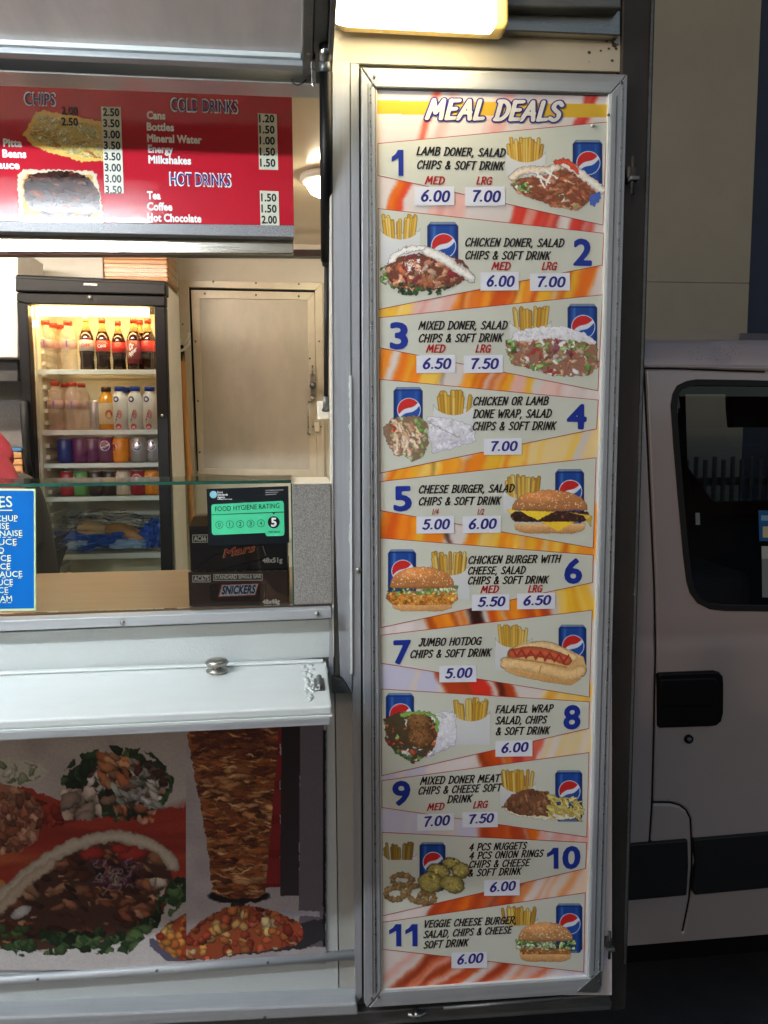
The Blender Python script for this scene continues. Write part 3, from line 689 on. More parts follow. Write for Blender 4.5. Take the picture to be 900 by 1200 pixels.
bars(445, 560, 860, 920, [LIL, WH], 10, (8, 14)); bars(568, 600, 860, 912, BR+OR[:2], 7, lean=.3); bars(600, 640, 850, 905, RD[1:]+BR[1:], 7, lean=.1); bars(645, 692, 840, 895, [(236, 214, 160), WH], 6)
bars(445, 560, 940, 985, [LIL, WH], 10, (8, 14)); bars(565, 628, 950, 985, BR[1:]+OR[:1], 9, lean=.1); bars(630, 690, 970, 990, PK, 6)
bars(445, 520, 1040, 1085, [WH], 6, (8, 12)); bars(515, 560, 1035, 1078, OR[:2]+BR, 8, lean=-.6); bars(555, 620, 1030, 1078, BR+[(120, 50, 34)], 9, lean=-.5); bars(620, 690, 1010, 1055, [(240, 214, 190), (228, 160, 110), WH], 9, lean=-.6)
bars(440, 690, 1108, 1170, PK+[(222, 140, 100), (206, 110, 74)], 14, (5, 9), -1.2); bars(480, 590, 1112, 1165, BR+[(130, 54, 38)], 8, (3, 8), -1.3); bars(640, 692, 1118, 1165, [LIL, WH], 8, (6, 10), -1)

bg_.blur(6); bg_.warp(2.5, 22); g_ = bg_.c.mean(2, keepdims=True); bg_.c = np.clip(g_+(bg_.c-g_)*1.22, 0, 255)
bg_.poly([(440, 117.5), (716, 122.3), (716, 138), (440, 133.5)], (222, 178, 48))
bg_.mesh('printed_background', PY, INK, PO)
lay = lambda k: PY-.0003*k
PAN = [
 [(442.5,167.8),(711.5,142.7),(707,264.2),(442.5,206)], [(442.5,244),(708,273),(706,311),(443.5,363)], [(443.8,372),(706.5,345),(701,458.4),(444,407.7)],
 [(444.6,444),(701.5,468.4),(699.5,502.8),(445,555)], [(444.8,564),(699,536),(695.5,642.7),(445.2,598.6)], [(445.2,630),(695.6,650),(694.8,683),(445.8,736)],
 [(445.8,744),(694.4,714.6),(691,817.3),(446,777.4)], [(446,807),(691,822),(690.5,854),(446.9,909.6)], [(446.9,914.5),(690.6,881.5),(688,981.5),(447.2,946.7)],
 [(447.3,975),(688,987),(686.6,1018),(447.6,1074)], [(447.7,1080.6),(686.3,1045.7),(684.4,1139.6),(447.9,1112.8)]]
for P in PAN:
    cx = sum(p[0] for p in P)/4; cy = sum(p[1] for p in P)/4
    sheet('meal_panel', P, lay(1.5), RED, PO)
    Q = []
    n = 4
    for i in range(4):     # inset by .75 px
        a, b, c = P[i-1], P[i], P[(i+1) % 4]
        d1 = np.array(b)-np.array(a); d2 = np.array(c)-np.array(b); n1_ = np.array([-d1[1], d1[0]])/np.hypot(*d1); n2_ = np.array([-d2[1], d2[0]])/np.hypot(*d2)
        bis = (n1_+n2_); bis /= (bis@n1_); Q.append(tuple(np.array(b)+bis*.8))
    sheet('meal_panel', Q, lay(2), OFFW, PO)

def can(x0, y0, w_, Y, cut=66, name='can_picture'):
    k = 2.3; s = w_/35.0; p = Paint(x0-1, y0-1, x0+w_+1, y0+66*s+1, k); X = lambda u: x0+u*s; Yy = lambda v: y0+v*s
    body = [(X(4), Yy(0)), (X(31), Yy(0)), (X(35), Yy(5)), (X(35), Yy(60)), (X(31), Yy(65.5)), (X(4), Yy(65.5)), (X(0), Yy(60)), (X(0), Yy(5))]
    p.poly(body, (30, 74, 156), 1, (24, 60, 140)); p.setclip(body)
    for u, c, a in ((2, (20, 44, 100), .8), (33, (18, 40, 96), .8), (8, (90, 140, 204), .55), (27, (64, 116, 190), .4)): p.line(X(u), Yy(0), X(u), Yy(66), 2.6*s, c, al=a, soft=2)
    p.line(X(3), Yy(1.2), X(32), Yy(1.2), 1.8*s, (150, 160, 170), al=.8); p.line(X(3), Yy(4), X(32), Yy(4), 1.2*s, (22, 46, 110))
    cx, cy, r = X(18.5), Yy(27), 13.2*s
    p.dab(cx, cy, r+1.0*s, r+1.0*s, 0, (225, 230, 238), 0, .6, hi=0)
    sl = (slice(0, p.h), slice(0, p.w)); dx = (p.X-cx)/r; dy = (p.Y-cy)/r; ins = (dx*dx+dy*dy < 1)
    wv = -.95*dx*.75+.18*np.sin(dx*3)
    up_ = ins & (dy < wv-.16+.0*dx); lo = ins & (dy > wv+.26)
    p.put(sl, up_*1.0, (206, 42, 40)); p.put(sl, lo*1.0, (32, 78, 168))
    p.line(X(8), Yy(64), X(27), Yy(64), 1.5*s, (140, 150, 165), al=.7)
    return p.mesh(name, Y, INK, PO)
def fries(x0, y0, w_, Y, name='chips_picture', dim=1, bh=58):
    s = w_/46.0; p = Paint(x0-1, y0-1, x0+w_+1, y0+bh*s, 2.2); X = lambda u: x0+u*s; Yy = lambda v: y0+v*s; R = random.Random(int(x0*7+y0))
    p.poly([(X(2), Yy(24)), (X(44), Yy(20)), (X(41), Yy(bh)), (X(5), Yy(bh))], (226, 228, 226), 1, (216, 218, 220))
    for i in range(24):
        u = R.uniform(2, 43); l = R.uniform(0, 9); c = R.choice([(232, 190, 84), (222, 172, 62), (240, 206, 110), (206, 152, 50)])
        p.line(X(u), Yy(l+1), X(u*.84+3.6), Yy(30), 2.3*s, [v*dim for v in c], rim=.35, soft=.6)
    q = [(X(-1), Yy(bh+1))]+[(X(23+24*math.sin(a)), Yy(12+17*math.cos(a))) for a in [(-1.35+2.7*i/14) for i in range(15)]]+[(X(47), Yy(bh+1))]
    p.poly(q, (228, 230, 226), 1, (218, 220, 222))
    for i in range(12):
        a = -1.2+2.4*i/11
    return p.mesh(name, Y, INK, PO)
CANS = [(671,164,35),(500.5,260,36.5),(665,356,35),(461,453.5,34.5),(650.5,549.7,34),(454.5,643.7,33),(654.5,732,32.5),(452,812,33),(650.5,902.6,32),(491.5,987,30.5),(651.5,1058.7,31)]
for x, y, w_ in CANS: can(x, y, w_, lay(3))
FR = [(593,161,46.5),(445.5,251,47),(597.6,358.7,48),(508,457,47),(590,556,46.5),(505,646,45),(580.5,732,43),(530,817.7,44),(586,902,42),(448.6,986,40),(587,1061,43)]
for i, (x, y, w_) in enumerate(FR): fries(x, y, w_, lay(3.6), dim=.72 if i == 9 else 1, bh=26 if i in (10, 9) else (46 if i in (0, 2, 4, 8) else 58))

MEAT = [(166, 92, 58), (190, 116, 78), (140, 74, 48), (212, 150, 112), (158, 84, 54)]; MEATL = [(186, 142, 110), (206, 168, 138), (160, 112, 84), (222, 196, 170), (134, 88, 64)]
GRN = [(74, 120, 50), (108, 152, 70), (140, 178, 96), (52, 88, 40)]; BREAD = (228, 218, 204); REDT = [(200, 60, 40), (220, 90, 60)]; WSL = [(236, 232, 226), (224, 214, 208)]
def food(n, x0, y0, x1, y1): return Paint(x0-3, y0-3, x1+3, y1+3, 2.6)
def ell(cx, cy, rx, ry, a0=0, a1=6.283, n=26): return [(cx+rx*math.cos(a0+(a1-a0)*i/(n-1)), cy+ry*math.sin(a0+(a1-a0)*i/(n-1))) for i in range(n)]
def put(p, name='food_picture', lab=None, dY_=4.4, wa=1.3):
    p.warp(wa, 3); p.blur(1); p.sharp(.9); p.grain(.10, .9); p.grain(.10, 2.5, 8); p.c = np.clip(p.c*1.12+6, 0, 255); o = p.mesh(name, lay(dY_), INK, PO)
    if lab: o['label'] = lab
    return o
# 1 lamb doner in folded flatbread
p = food(1, 597, 186, 706, 247)
base = [(598,215),(610,208),(640,205),(665,196),(700,212),(704,222),(700,232),(690,236),(676,246),(650,243),(630,234),(606,226)]
p.poly(base, (120, 66, 42)); p.scatter(base, 120, (4, 10), MEAT, .36, (-.6, .9), seed=2, rim=.3, hi=.35); p.scatter(base, 40, (3, 8), [(222,170,136),(120,62,42)], .14, (-.6, .9), seed=22, rim=.1)
p.scatter([(600,212),(622,214),(626,226),(606,224)], 26, (2, 4), GRN+WSL[:1], .5, seed=3); p.scatter([(640,232),(664,226),(680,240),(664,246),(642,240)], 22, (1.5, 4), GRN+WSL, .5, seed=4)
p.curve([(600,207),(614,200),(636,199),(652,196)], 5, (226, 208, 186), rim=.35); p.curve([(660,190),(676,200),(692,212),(703,222)], 5.5, (232, 222, 210), rim=.3)
p.curve([(652,190),(664,189),(676,200)], 3.5, (206, 70, 46), rim=.3)
for q in ((632,206,644,214),(640,200,652,208),(628,202,638,220),(648,196,640,216)): p.line(*q, 1.6, (240, 236, 230))
p.poly([(692,228),(703,224),(704,232),(696,243),(691,240)], (66, 92, 170)); put(p)
# 2 chicken doner pitta
p = food(2, 446, 288, 558, 347)
base = ell(500, 318, 50, 22); p.poly(base, (96, 52, 36))
p.scatter(ell(492, 322, 44, 18), 120, (3, 9), MEATL[:3]+MEAT+[(120, 30, 40)], .36, seed=5, rim=.3, hi=.35)
p.scatter([(450,322),(466,330),(510,338),(530,334),(520,345),(470,346),(456,336)], 70, (2.5, 5), [(44,70,36),(70,104,50),(30,48,28)], .6, seed=6); p.scatter(ell(452, 322, 7, 12), 16, (2, 4), GRN, .6, seed=8)
p.scatter(ell(488, 308, 20, 10), 24, (2, 4), REDT+[(130, 40, 70)]+WSL, .5, seed=7)
for i in range(14): R_.seed(i); x = R_.uniform(476, 494); y = R_.uniform(304, 318); p.line(x, y, x+R_.uniform(-6, 6), y+R_.uniform(-3, 6), .7, (240, 236, 240))
p.curve([(457,306),(468,296),(484,291),(504,292)], 3.6, (232, 226, 218), rim=.3); p.curve([(500,294),(518,302),(536,314),(552,325)], 6, (226, 222, 214), rim=.35); put(p)
# 3 mixed doner pitta
p = food(3, 589, 380, 701, 443)
base = [(592,400),(620,392),(680,396),(700,404),(701,430),(690,440),(650,441),(620,432),(598,426)]
p.poly(base, (140, 96, 76)); p.scatter(base, 190, (2.5, 7), MEATL+WSL+[(122, 66, 86), (168, 60, 50)]+GRN[1:3], .4, seed=9, rim=.35, hi=.3)
p.scatter([(590,402),(604,398),(606,414),(594,414)], 12, (2, 4), GRN, .6, seed=10); p.scatter([(664,400),(700,404),(700,412),(668,410)], 16, (2, 4), GRN+[(200, 60, 50)], .6, seed=12)
top = [(598,398),(606,388),(628,383),(660,382),(684,389),(698,400),(697,404),(670,398),(640,396),(616,400)]
p.poly(top, (222, 222, 226), 1, (196, 194, 198)); p.scatter(top, 60, (2, 4), [(226,226,230),(206,204,210),(236,236,238)], .5, rim=.15, seed=13, al=.6); put(p)
# 4 wrap
p = food(4, 446, 485, 558, 542)
sl_ = [(500,488),(530,490),(556,500),(557,516),(540,522),(506,532)]; p.poly(sl_, (206, 204, 208), 1, (190, 188, 198)); p.scatter(sl_, 60, (3, 7), [(224,222,226),(206,204,212),(190,188,198),(214,206,200)], .4, rim=.15, seed=14, al=.6)
p.line(502, 494, 536, 512, 1, (150, 146, 152)); b4 = [(448,502),(460,490),(488,486),(500,494),(502,520),(494,536),(484,541),(470,532),(452,516)]
p.poly(b4, (120, 96, 76)); p.scatter(b4, 30, (3, 6), GRN[1:3]+[(190, 206, 150)], .6, seed=15)
p.scatter(ell(477, 511, 21, 19), 26, (3, 6), MEATL, .5, seed=16)
for i in range(26):
    R_.seed(i+300); x = R_.uniform(458, 490); y = R_.uniform(492, 524); a = R_.uniform(.5, 1.7)
    p.curve([(x, y), (x+5*math.cos(a), y+6*math.sin(a)), (x+3+9*math.cos(a+.5), y+10*math.sin(a+.4))], R_.uniform(1.8, 3.0), R_.choice([(196,154,120),(222,192,160),(170,122,92),(232,208,182)]), rim=.45, soft=.6)
p.scatter(ell(459, 502, 5, 5), 5, (2, 4), REDT, .6, seed=17); put(p)
# burgers
def burger(x0, y0, x1, y1, style, seed):
    p = food(5, x0, y0, x1, y1); w_ = x1-x0; h = y1-y0; X = lambda u: x0+u*w_; Yv = lambda v: y0+v*h; R = random.Random(seed)
    tan = {0: (184, 120, 70), 1: (190, 122, 66), 2: (196, 138, 84)}[style]
    p.poly([(X(.08), Yv(.78)), (X(.92), Yv(.78)), (X(.90), Yv(.93)), (X(.78), Yv(1)), (X(.22), Yv(1)), (X(.10), Yv(.93))], (218, 176, 122), 1, (176, 122, 70))
    if style == 0:
        for v in (.62,):
            p.poly([(X(.05), Yv(.50)), (X(.95), Yv(.50)), (X(.97), Yv(.62)), (X(.90), Yv(.74)), (X(.10), Yv(.74)), (X(.04), Yv(.62))], (58, 34, 26))
            p.scatter([(X(.05), Yv(.50)), (X(.95), Yv(.50)), (X(.95), Yv(.74)), (X(.05), Yv(.74))], 90, (1, 2.6), [(92, 54, 44), (50, 28, 22), (120, 76, 62), (40, 24, 20)], .7, seed=seed)
        p.poly([(X(.12), Yv(.46)), (X(.60), Yv(.46)), (X(.36), Yv(.70))], (240, 190, 50)); p.poly([(X(.40), Yv(.74)), (X(.80), Yv(.74)), (X(.60), Yv(.95))], (236, 182, 44)); p.poly([(X(0), Yv(.46)), (X(.14), Yv(.44)), (X(.04), Yv(.56))], (238, 190, 54))
        p.poly([(X(.70), Yv(.50)), (X(1), Yv(.60)), (X(.98), Yv(.86)), (X(.90), Yv(.60))], (236, 196, 70), .8)
        p.scatter([(X(.1), Yv(.38)), (X(.9), Yv(.38)), (X(.9), Yv(.48)), (X(.1), Yv(.48))], 40, (1.5, 3.5), REDT+WSL+GRN[1:3], .5, seed=seed+1)
    elif style == 1:
        q = [(X(.02), Yv(.56)), (X(.98), Yv(.54)), (X(1), Yv(.72)), (X(.9), Yv(.86)), (X(.1), Yv(.86)), (X(.0), Yv(.72))]
        p.poly(q, (196, 128, 48)); p.scatter(q, 170, (1, 3), [(214, 146, 60), (184, 110, 36), (230, 172, 88), (160, 90, 30)], .8, seed=seed)
    else:
        q = [(X(.08), Yv(.66)), (X(.92), Yv(.66)), (X(.9), Yv(.82)), (X(.1), Yv(.82))]
        p.poly(q, (150, 96, 50)); p.scatter(q, 60, (1, 3), [(196, 130, 60), (150, 90, 44), (214, 160, 90)], .7, seed=seed)
    if style: p.scatter([(X(.0), Yv(.42)), (X(1), Yv(.42)), (X(.98), Yv(.62 if style == 1 else .70)), (X(.03), Yv(.64 if style == 1 else .70))], 80, (2, 4.5), GRN[1:]+[(176, 204, 130), (206, 220, 170)], .5, seed=seed+2)
    dome = [(X(.06), Yv(.47))]+[(X(.5+.44*math.cos(a)), Yv(.44-.44*math.sin(a)**.9)) for a in [math.pi-math.pi*i/24 for i in range(1, 24)]]+[(X(.94), Yv(.47)), (X(.5), Yv(.50))]
    p.poly(dome, tan, 1, tuple(v*.82 for v in tan)); old = p.clip; p.setclip(dome)
    p.dab(X(.38), Yv(.14), w_*.28, h*.16, 0, tuple(min(255, v*1.25) for v in tan), rim=-.0, soft=8, al=.6, hi=0)
    p.line(X(.06), Yv(.47), X(.94), Yv(.47), 2, tuple(v*.6 for v in tan), al=.6, soft=2)
    for i in range(70):
        a = R.uniform(0, 3.14); r = R.uniform(0, 1)**.5; p.dab(X(.5+.42*r*math.cos(a)), Yv(.42-.40*r*math.sin(a)), 1.0, .6, R.uniform(0, 3), (244, 226, 186), rim=.1, soft=.7)
    p.clip = old; put(p, wa=.45)
burger(594, 574, 694, 624.5, 0, 20)
burger(452, 664, 537, 716, 1, 30)
burger(603, 1080.6, 675, 1126.6, 2, 40)
# 7 hot dog
p = food(7, 589, 751, 687, 804)
bt = [(590,776),(596,762),(614,752),(640,752),(668,762),(684,770),(687,782),(680,796),(668,803),(640,799),(606,792),(592,786)]
p.poly(bt, (222, 186, 128), 1, (190, 140, 80)); p.curve([(600,764),(620,757),(645,757),(672,770)], 5, (226, 190, 136), rim=.3)
p.curve([(600,766),(622,763),(646,767),(664,774)], 6.2, (192, 92, 56), rim=.45)
for i in range(12): x = 600+i*5.5; p.line(x, 760+(i % 2)*9+i*.7, x+5.5, 769-(i % 2)*9+i*.7, 1.5, (150, 40, 30))
p.curve([(592,777),(612,778),(640,784),(664,790),(680,786)], 7.5, (226, 188, 130), rim=.25, soft=1.5); p.curve([(594,770),(612,773),(640,777),(664,782)], 1.2, (170, 112, 60)); p.line(634, 780, 632, 788, .8, (150, 96, 50)); put(p, wa=.35)
# 8 falafel wrap
p = food(8, 449, 834, 536, 895)
sl_ = [(500,838),(520,834),(535,836),(534,872),(500,888),(480,886)]; p.poly(sl_, (214, 214, 218), 1, (196, 196, 206)); p.scatter(sl_, 50, (2, 6), [(226,226,230),(206,204,212),(190,190,200)], .4, rim=.15, seed=50, al=.6)
b8 = [(450,842),(470,834),(500,836),(513,850),(511,872),(500,886),(484,895),(466,884),(452,868)]
p.poly(b8, (70, 60, 40)); p.scatter(b8, 80, (2, 5), GRN+[(196, 90, 50)]+WSL+REDT, .6, seed=51)
for x, y, r in ((491, 846, 15), (493, 864, 16)):
    p.dab(x, y, r, r*.82, .1, (134, 92, 52), rim=.5); p.scatter(ell(x, y, r*.9, r*.75), 60, (.8, 1.8), [(164, 116, 68), (104, 68, 38), (184, 136, 84), (88, 56, 32)], .8, seed=int(x))
p.curve([(470,838),(490,835),(510,840),(512,856)], 2.4, (120, 160, 70), rim=.3); p.scatter([(462,872),(480,878),(500,884),(486,894),(470,888)], 24, (1.5, 3.2), WSL+[(90, 110, 160), (214, 110, 60)]+GRN[:2], .7, seed=53); put(p)
# 9 doner meat and chips
p = food(9, 588, 923, 683, 961)
p.poly([(590,948),(606,956),(640,961),(680,958),(683,950),(640,945),(600,942)], (214, 206, 180))
q = [(588,946),(598,932),(620,924),(642,928),(648,944),(642,957),(610,955)]
p.poly(q, (110, 70, 46)); p.scatter(q, 60, (3, 8), [(140, 92, 60), (110, 68, 44), (166, 116, 80), (90, 54, 36)], .35, (.9, 2.0), seed=60)
for i in range(60): R_.seed(i+70); x = R_.uniform(640, 678); y = R_.uniform(930, 955)-(8 if x > 665 else 0)*0+max(0, (x-655))*.25; a = R_.uniform(-.3, 1.2); p.line(x, y, x+12*math.cos(a)*.6, y+9*math.sin(a), 1.9, R_.choice([(212, 196, 110), (196, 176, 88), (226, 212, 134), (180, 160, 76)]), rim=.45)
put(p)
# 10 onion rings and nuggets
p = food(10, 448, 1005, 551, 1062)
for cx, cy, rx, ry in ((471, 1031, 15, 8), (463, 1047, 14, 9), (490, 1047, 15, 13), (500, 1052, 12, 8)):
    for k in range(28):
        a = k*6.283/28; p.dab(cx+rx*.75*math.cos(a), cy+ry*.75*math.sin(a), 3.4, 2.8, a, R_.choice([(150, 118, 70), (132, 100, 56), (170, 138, 88)]), rim=.4)
for cx, cy, rx, ry in ((529, 1012, 11, 6.5), (514, 1021, 13, 9), (540, 1020, 11, 8.5), (504, 1034, 14, 12), (530, 1036, 14, 9.5)):
    p.dab(cx, cy, rx+.8, ry+.8, .2, (96, 84, 40), rim=.2); p.dab(cx, cy, rx, ry, .2, (172, 156, 82), rim=.4); p.scatter(ell(cx, cy, rx*.8, ry*.8), 26, (1, 2.4), [(184, 168, 92), (150, 134, 66), (196, 182, 108)], .8, seed=int(cx), rim=.2)
put(p)

# words
def T(s, x0, x1, y, y1=None, h=9.2, m=BLK, off=None, shear=.24):
    sl = '/' in s; text(s, x0, x1, y, h, lay(5), m, PO, y1, .03 if sl else .098, shear, 'lettering', style='sans' if sl else 'brush')
def price(s, x0, x1, y0, y1):
    o = sheet('price_sticker', [(x0, y0+.6), (x1, y0-.2), (x1, y1-.2), (x0, y1+.5)], lay(5.5), STK, PO); w_ = x1-x0
    text(s, x0+w_*.17, x1-w_*.11, y1-(y1-y0)*.24, (y1-y0)*.55, lay(6.2), NAVY, PO, None, .11, .2, 'price', style='brush')
T('LAMB DONER, SALAD',489,592.7,181.4,183.6); T('CHIPS & SOFT DRINK',489,591,197.5,199); T('MED',498.6,521.2,215.4,None,8.6,RED,.035); T('LRG',559,577,215.8,None,8.6,RED,.035)
price('6.00',485.8,532.5,218.5,240.7); price('7.00',545,592,218.5,241)
T('CHICKEN DONER, SALAD',545.4,661.4,288.3,289.3); T('CHIPS & SOFT DRINK',545.4,645,303.5,304.2); T('MED',576.6,598.5,316,None,8.6,RED,.035); T('LRG',635.6,653,316,None,8.6,RED,.035)
price('6.00',563,608,318.8,340.3); price('7.00',621,667.8,320,340.6)
T('MIXED DONER, SALAD',491,595,386,385.6); T('CHIPS & SOFT DRINK',491,589.5,401,400.2); T('MED',500,522,412.8,None,8.6,RED,.035); T('LRG',558,575.7,412.8,None,8.6,RED,.035)
price('6.50',488,533.8,416,436.8); price('7.50',543.4,589.5,416,436.8)
T('CHICKEN OR LAMB',554.7,643.3,474.8,474.2); T('DONE WRAP, SALAD',554.7,646.6,489.6,489); T('CHIPS & SOFT DRINK',554,651.7,504,503.4); price('7.00',567,611.4,513.6,532.8)
T('CHEESE BURGER, SALAD',491,603,578,576.4,8.8); T('CHIPS & SOFT DRINK',491,587,592,591,8.8); T('1/4',507,514,603,None,6.5,RED,.0); T('1/2',560,567.5,603,None,6.5,RED,.0)
price('5.00',488,532,605,625); price('6.00',542,587,604.6,624.4)
T('CHICKEN BURGER WITH',549,657,660.6,659,8.6); T('CHEESE, SALAD',548.6,616,673,672.2,8.4); T('CHIPS & SOFT DRINK',548.6,642.7,684.6,683.3,8.4); T('MED',563.7,584.7,694.8,None,7.8,RED,.035); T('LRG',619.5,636,694,None,7.8,RED,.035)
price('5.50',553,597,696.5,715.2); price('6.50',606,650.7,695,713.6)
T('JUMBO HOTDOG',491,564.7,757.2,755.2,8.6); T('CHIPS & SOFT DRINK',481,575.7,771,768.8,8.6); price('5.00',514.8,558.3,780,799.3)
T('FALAFEL WRAP',581.5,648.5,835.6,834.2,8.4); T('SALAD, CHIPS',581,641,848.6,847.4,8.4); T('& SOFT DRINK',581.5,644.3,861.2,860,8.4); price('6.00',580.5,624,867.7,886.4)
T('MIXED DONER MEAT',493,586.3,919.3,916,8.4); T('CHIPS & CHEESE SOFT',490.6,588,931,926.9,8.4); T('DRINK',524.4,553.4,941,939.6,8.2); T('MED',501,521,949.8,None,7.6,RED,.035); T('LRG',555,572,947.2,None,7.6,RED,.035)
price('7.00',489,532,953.5,973); price('7.50',541.8,583.4,951.5,969.4)
T('4 PCS NUGGETS',550,617.6,996.9,994.6,7.8); T('4 PCS ONION RINGS',550,637,1006.9,1003.6,7.8); T('CHIPS & CHEESE',550,621,1016.9,1014.6,7.8); T('& SOFT DRINK',549,611,1026.9,1024.6,7.8); price('6.00',567.3,609,1031,1049.4)
T('VEGGIE CHEESE BURGER,',496.7,605.6,1087,1082,8); T('SALAD, CHIPS & CHEESE',496.7,600,1099.2,1093.4,8); T('SOFT DRINK',496.7,549,1111.4,1108.4,8); price('6.00',529,571,1115.7,1134.4)
for s, x0, x1, y0, y1 in (('1',458,474,175.6,206),('2',671.7,693.6,281,310),('3',456.7,478.3,379,408),('4',664,687.4,475,502),('5',461,482.5,571,598),('6',661,682,656,683),('7',461,481.6,751.6,777.4),('8',660,680,828,854),('9',459.8,481,917,943.5),('10',640,680,993.5,1018),('11',455,490,1083,1109)):
    if '1' in s:      # the numeral one with its flag, drawn as an outline
        n1_ = len(s); w1 = (x1-x0)/(n1_ if s == '11' else (2.4 if n1_ > 1 else 1))
        for j in range(s.count('1')):
            xx = x0+j*(w1+1.5); ww = w1-1 if n1_ > 1 else w1; hh = y1-y0; q = [(.52,0),(.92,0),(.92,1),(.56,1),(.56,.30),(.06,.46),(.06,.27),(.34,.16)]
            sheet('meal_number', [(xx+u*ww, y0+v*hh) for u, v in q], lay(5), BLUEN, PO)
        if s == '10': text('0', x0+w1+2, x1, y1, y1-y0, lay(5), BLUEN, PO, None, .045, 0, 'meal_number')
        continue
    text(s, x0, x1, y1, y1-y0, lay(5), BLUEN, PO, None, .045, 0, 'meal_number')
text('MEAL DEALS', 500.5, 659, 138.6, 21.8, lay(5), NAVY, PO, 141.4, .115, .26, 'title', grow=.075, style='brush')
text('MEAL DEALS', 500.5, 659, 138.6, 21.8, lay(6), flat('title_white_ink', (222, 218, 210)), PO, 141.4, .115, .26, 'title', style='brush')
c = at(694, 147.5, lay(2)); tube('push_pin', [c, c+Vector((0, -.004, 0))], .003, WHITEP, PO, 8)

# ================================================================ DRINKS AND CHIPS BOARD ABOVE THE COUNTER
MB_ = thing('menu_board', 'glossy red menu board listing chips, cold drinks and hot drinks', 'menu board')
MY = 1.75
BX = -460
def ext(pl, pr, x=BX): # continue an edge to the left
    s = (pr[1]-pl[1])/(pr[0]-pl[0]); return (x, pl[1]+s*(x-pl[0]))
tl, tr_, br, bl = (0, 98), (342, 111.5), (344.6, 264), (0, 259)
slab('board_face', [ext(tl, tr_), tr_, br, ext(bl, br)], MY, .012, MENUR, MB_, .001)
t2, t3 = (0, 91), (340, 104)
slab('top_trim', [ext(t2, t3), t3, (342, 111.3), ext((0, 97.8), (342, 111.3))], MY-.002, .02, SPKD, MB_, .001)
slab('bottom_trim', [ext((0, 259.2), (344.6, 264.2)), (344.6, 264.2), (345, 277.6), ext((0, 271), (345, 277.6))], MY-.003, .03, SPKD, MB_, .001)
slab('upper_casing', [(BX, 74), (339, 92), (340, 103.8), ext((0, 90.8), (340, 103.8))], MY+.01, .25, mat('grey_steel_casing', (112, 110, 108), .45, .6), MB_, .001)
slab('lower_casing', [ext((0, 271.4), (344, 278)), (344, 278), (343.6, 297.6), ext((0, 295.5), (344, 297.6))], MY+.03, .02, STEEL, MB_, .002)
slab('casing_underside', [ext((0, 289.5), (344, 292)), (382, 292.4), (382, 300), (BX, 299)], MY+.18, .02, ALUD, MB_, .001)
ML = lambda k: MY-.0004*k
tp = Paint(24, 128, 122, 191, 2.6)      # polystyrene tray of chips with melted cheese
P = [(31,163),(26,158),(42,131),(50,129),(120,142),(121,188),(96,190),(74,182),(60,180),(38,170)]
tp.poly(P, (236, 196, 108)); q = [(34,158),(46,134),(118,147),(119,184),(98,184),(70,176),(44,166)]
tp.poly(q, (214, 190, 110)); tp.scatter([(34,158),(40,150),(80,160),(119,170),(119,186),(70,178)], 60, (3, 8), [(224,160,80),(206,128,60),(236,190,110)], .22, (-.2, .6), seed=80)
tp.scatter(q, 240, (1.5, 5), [(236,236,170),(244,242,204),(222,222,150),(206,212,160),(248,246,222),(210,190,130)], .3, seed=81, rim=.4)
tp.setclip(q); R_ = random.Random(4)
for i in range(120): x = R_.uniform(38, 118); y = R_.uniform(138, 182); a = R_.uniform(0, 3); tp.line(x, y, x+6*math.cos(a), y+5*math.sin(a), .8, R_.choice([(240,238,206),(150,140,90),(226,224,170)]), al=.8)
tp.clip = None; tp.warp(1, 3); tp.blur(1); tp.sharp(.7); tp.grain(.1, 1); tp.mesh('food_picture', ML(1), INKG, MB_)['label'] = 'picture of a tray of chips with melted cheese'
tp = Paint(18, 196, 124, 266, 2.6)      # tray of dark doner meat on chips
P = [(22,254),(20,206),(26,200),(28,198),(108,200),(113,204),(122,256),(120,262),(24,262)]
tp.poly(P, (226, 216, 190), 1, (214, 204, 176)); q = [(26,210),(32,204),(108,205),(116,250),(112,256),(28,254)]
tp.poly(q, (214, 176, 96)); mq = [(28,212),(34,205),(56,201),(84,200),(104,208),(116,226),(117,246),(100,256),(60,256),(36,244),(28,230)]
tp.poly(mq, (60, 32, 28)); tp.scatter(mq, 120, (3, 11), [(84,44,34),(56,30,26),(40,22,22),(110,56,40),(70,36,30)], .28, (-.5, .9), seed=83)
tp.scatter(mq, 16, (5, 10), [(150,76,50),(136,70,56)], .2, (-.3, .6), seed=84); tp.scatter([(66,244),(104,240),(106,258),(70,260)], 8, (4, 8), [(224,190,110)], .3, seed=85)
tp.warp(1, 3); tp.blur(1); tp.sharp(.7); tp.grain(.1, 1); tp.mesh('food_picture', ML(1), INKG, MB_)['label'] = 'picture of a tray of dark doner meat on chips'
def head(s, x0, x1, y, h=13):
    text(s, x0-1.2, x1+1.2, y+1, h+2, ML(2), WHT, MB_, None, .03, 0, 'heading', grow=.03); text(s, x0, x1, y, h, ML(3), NAVY, MB_, None, .02, 0, 'heading')
head('CHIPS', 29.5, 64.5, 122); head('COLD DRINKS', 201, 278, 129); head('HOT DRINKS', 200, 270, 216)
for s, x0, x1, y in (('Cans',172,194,139),('Bottles',172,204,152.5),('Mineral Water',172.5,236.5,166),('Energy',173.5,203,178.5),('Milkshakes',174,224,191),('Tea',172.5,188.5,233),('Coffee',172.5,202,246),('Hot Chocolate',172.5,236,259),('n Pitta',-6,26,171),('Beans',3,31,184),('Sauce',-9,23,197)):
    text(s, x0, x1, y, 8.6, ML(2), WHT, MB_, None, .065, 0, 'lettering')
CRM = flat('cream_price_strip', (222, 226, 206)); SHEET = {}
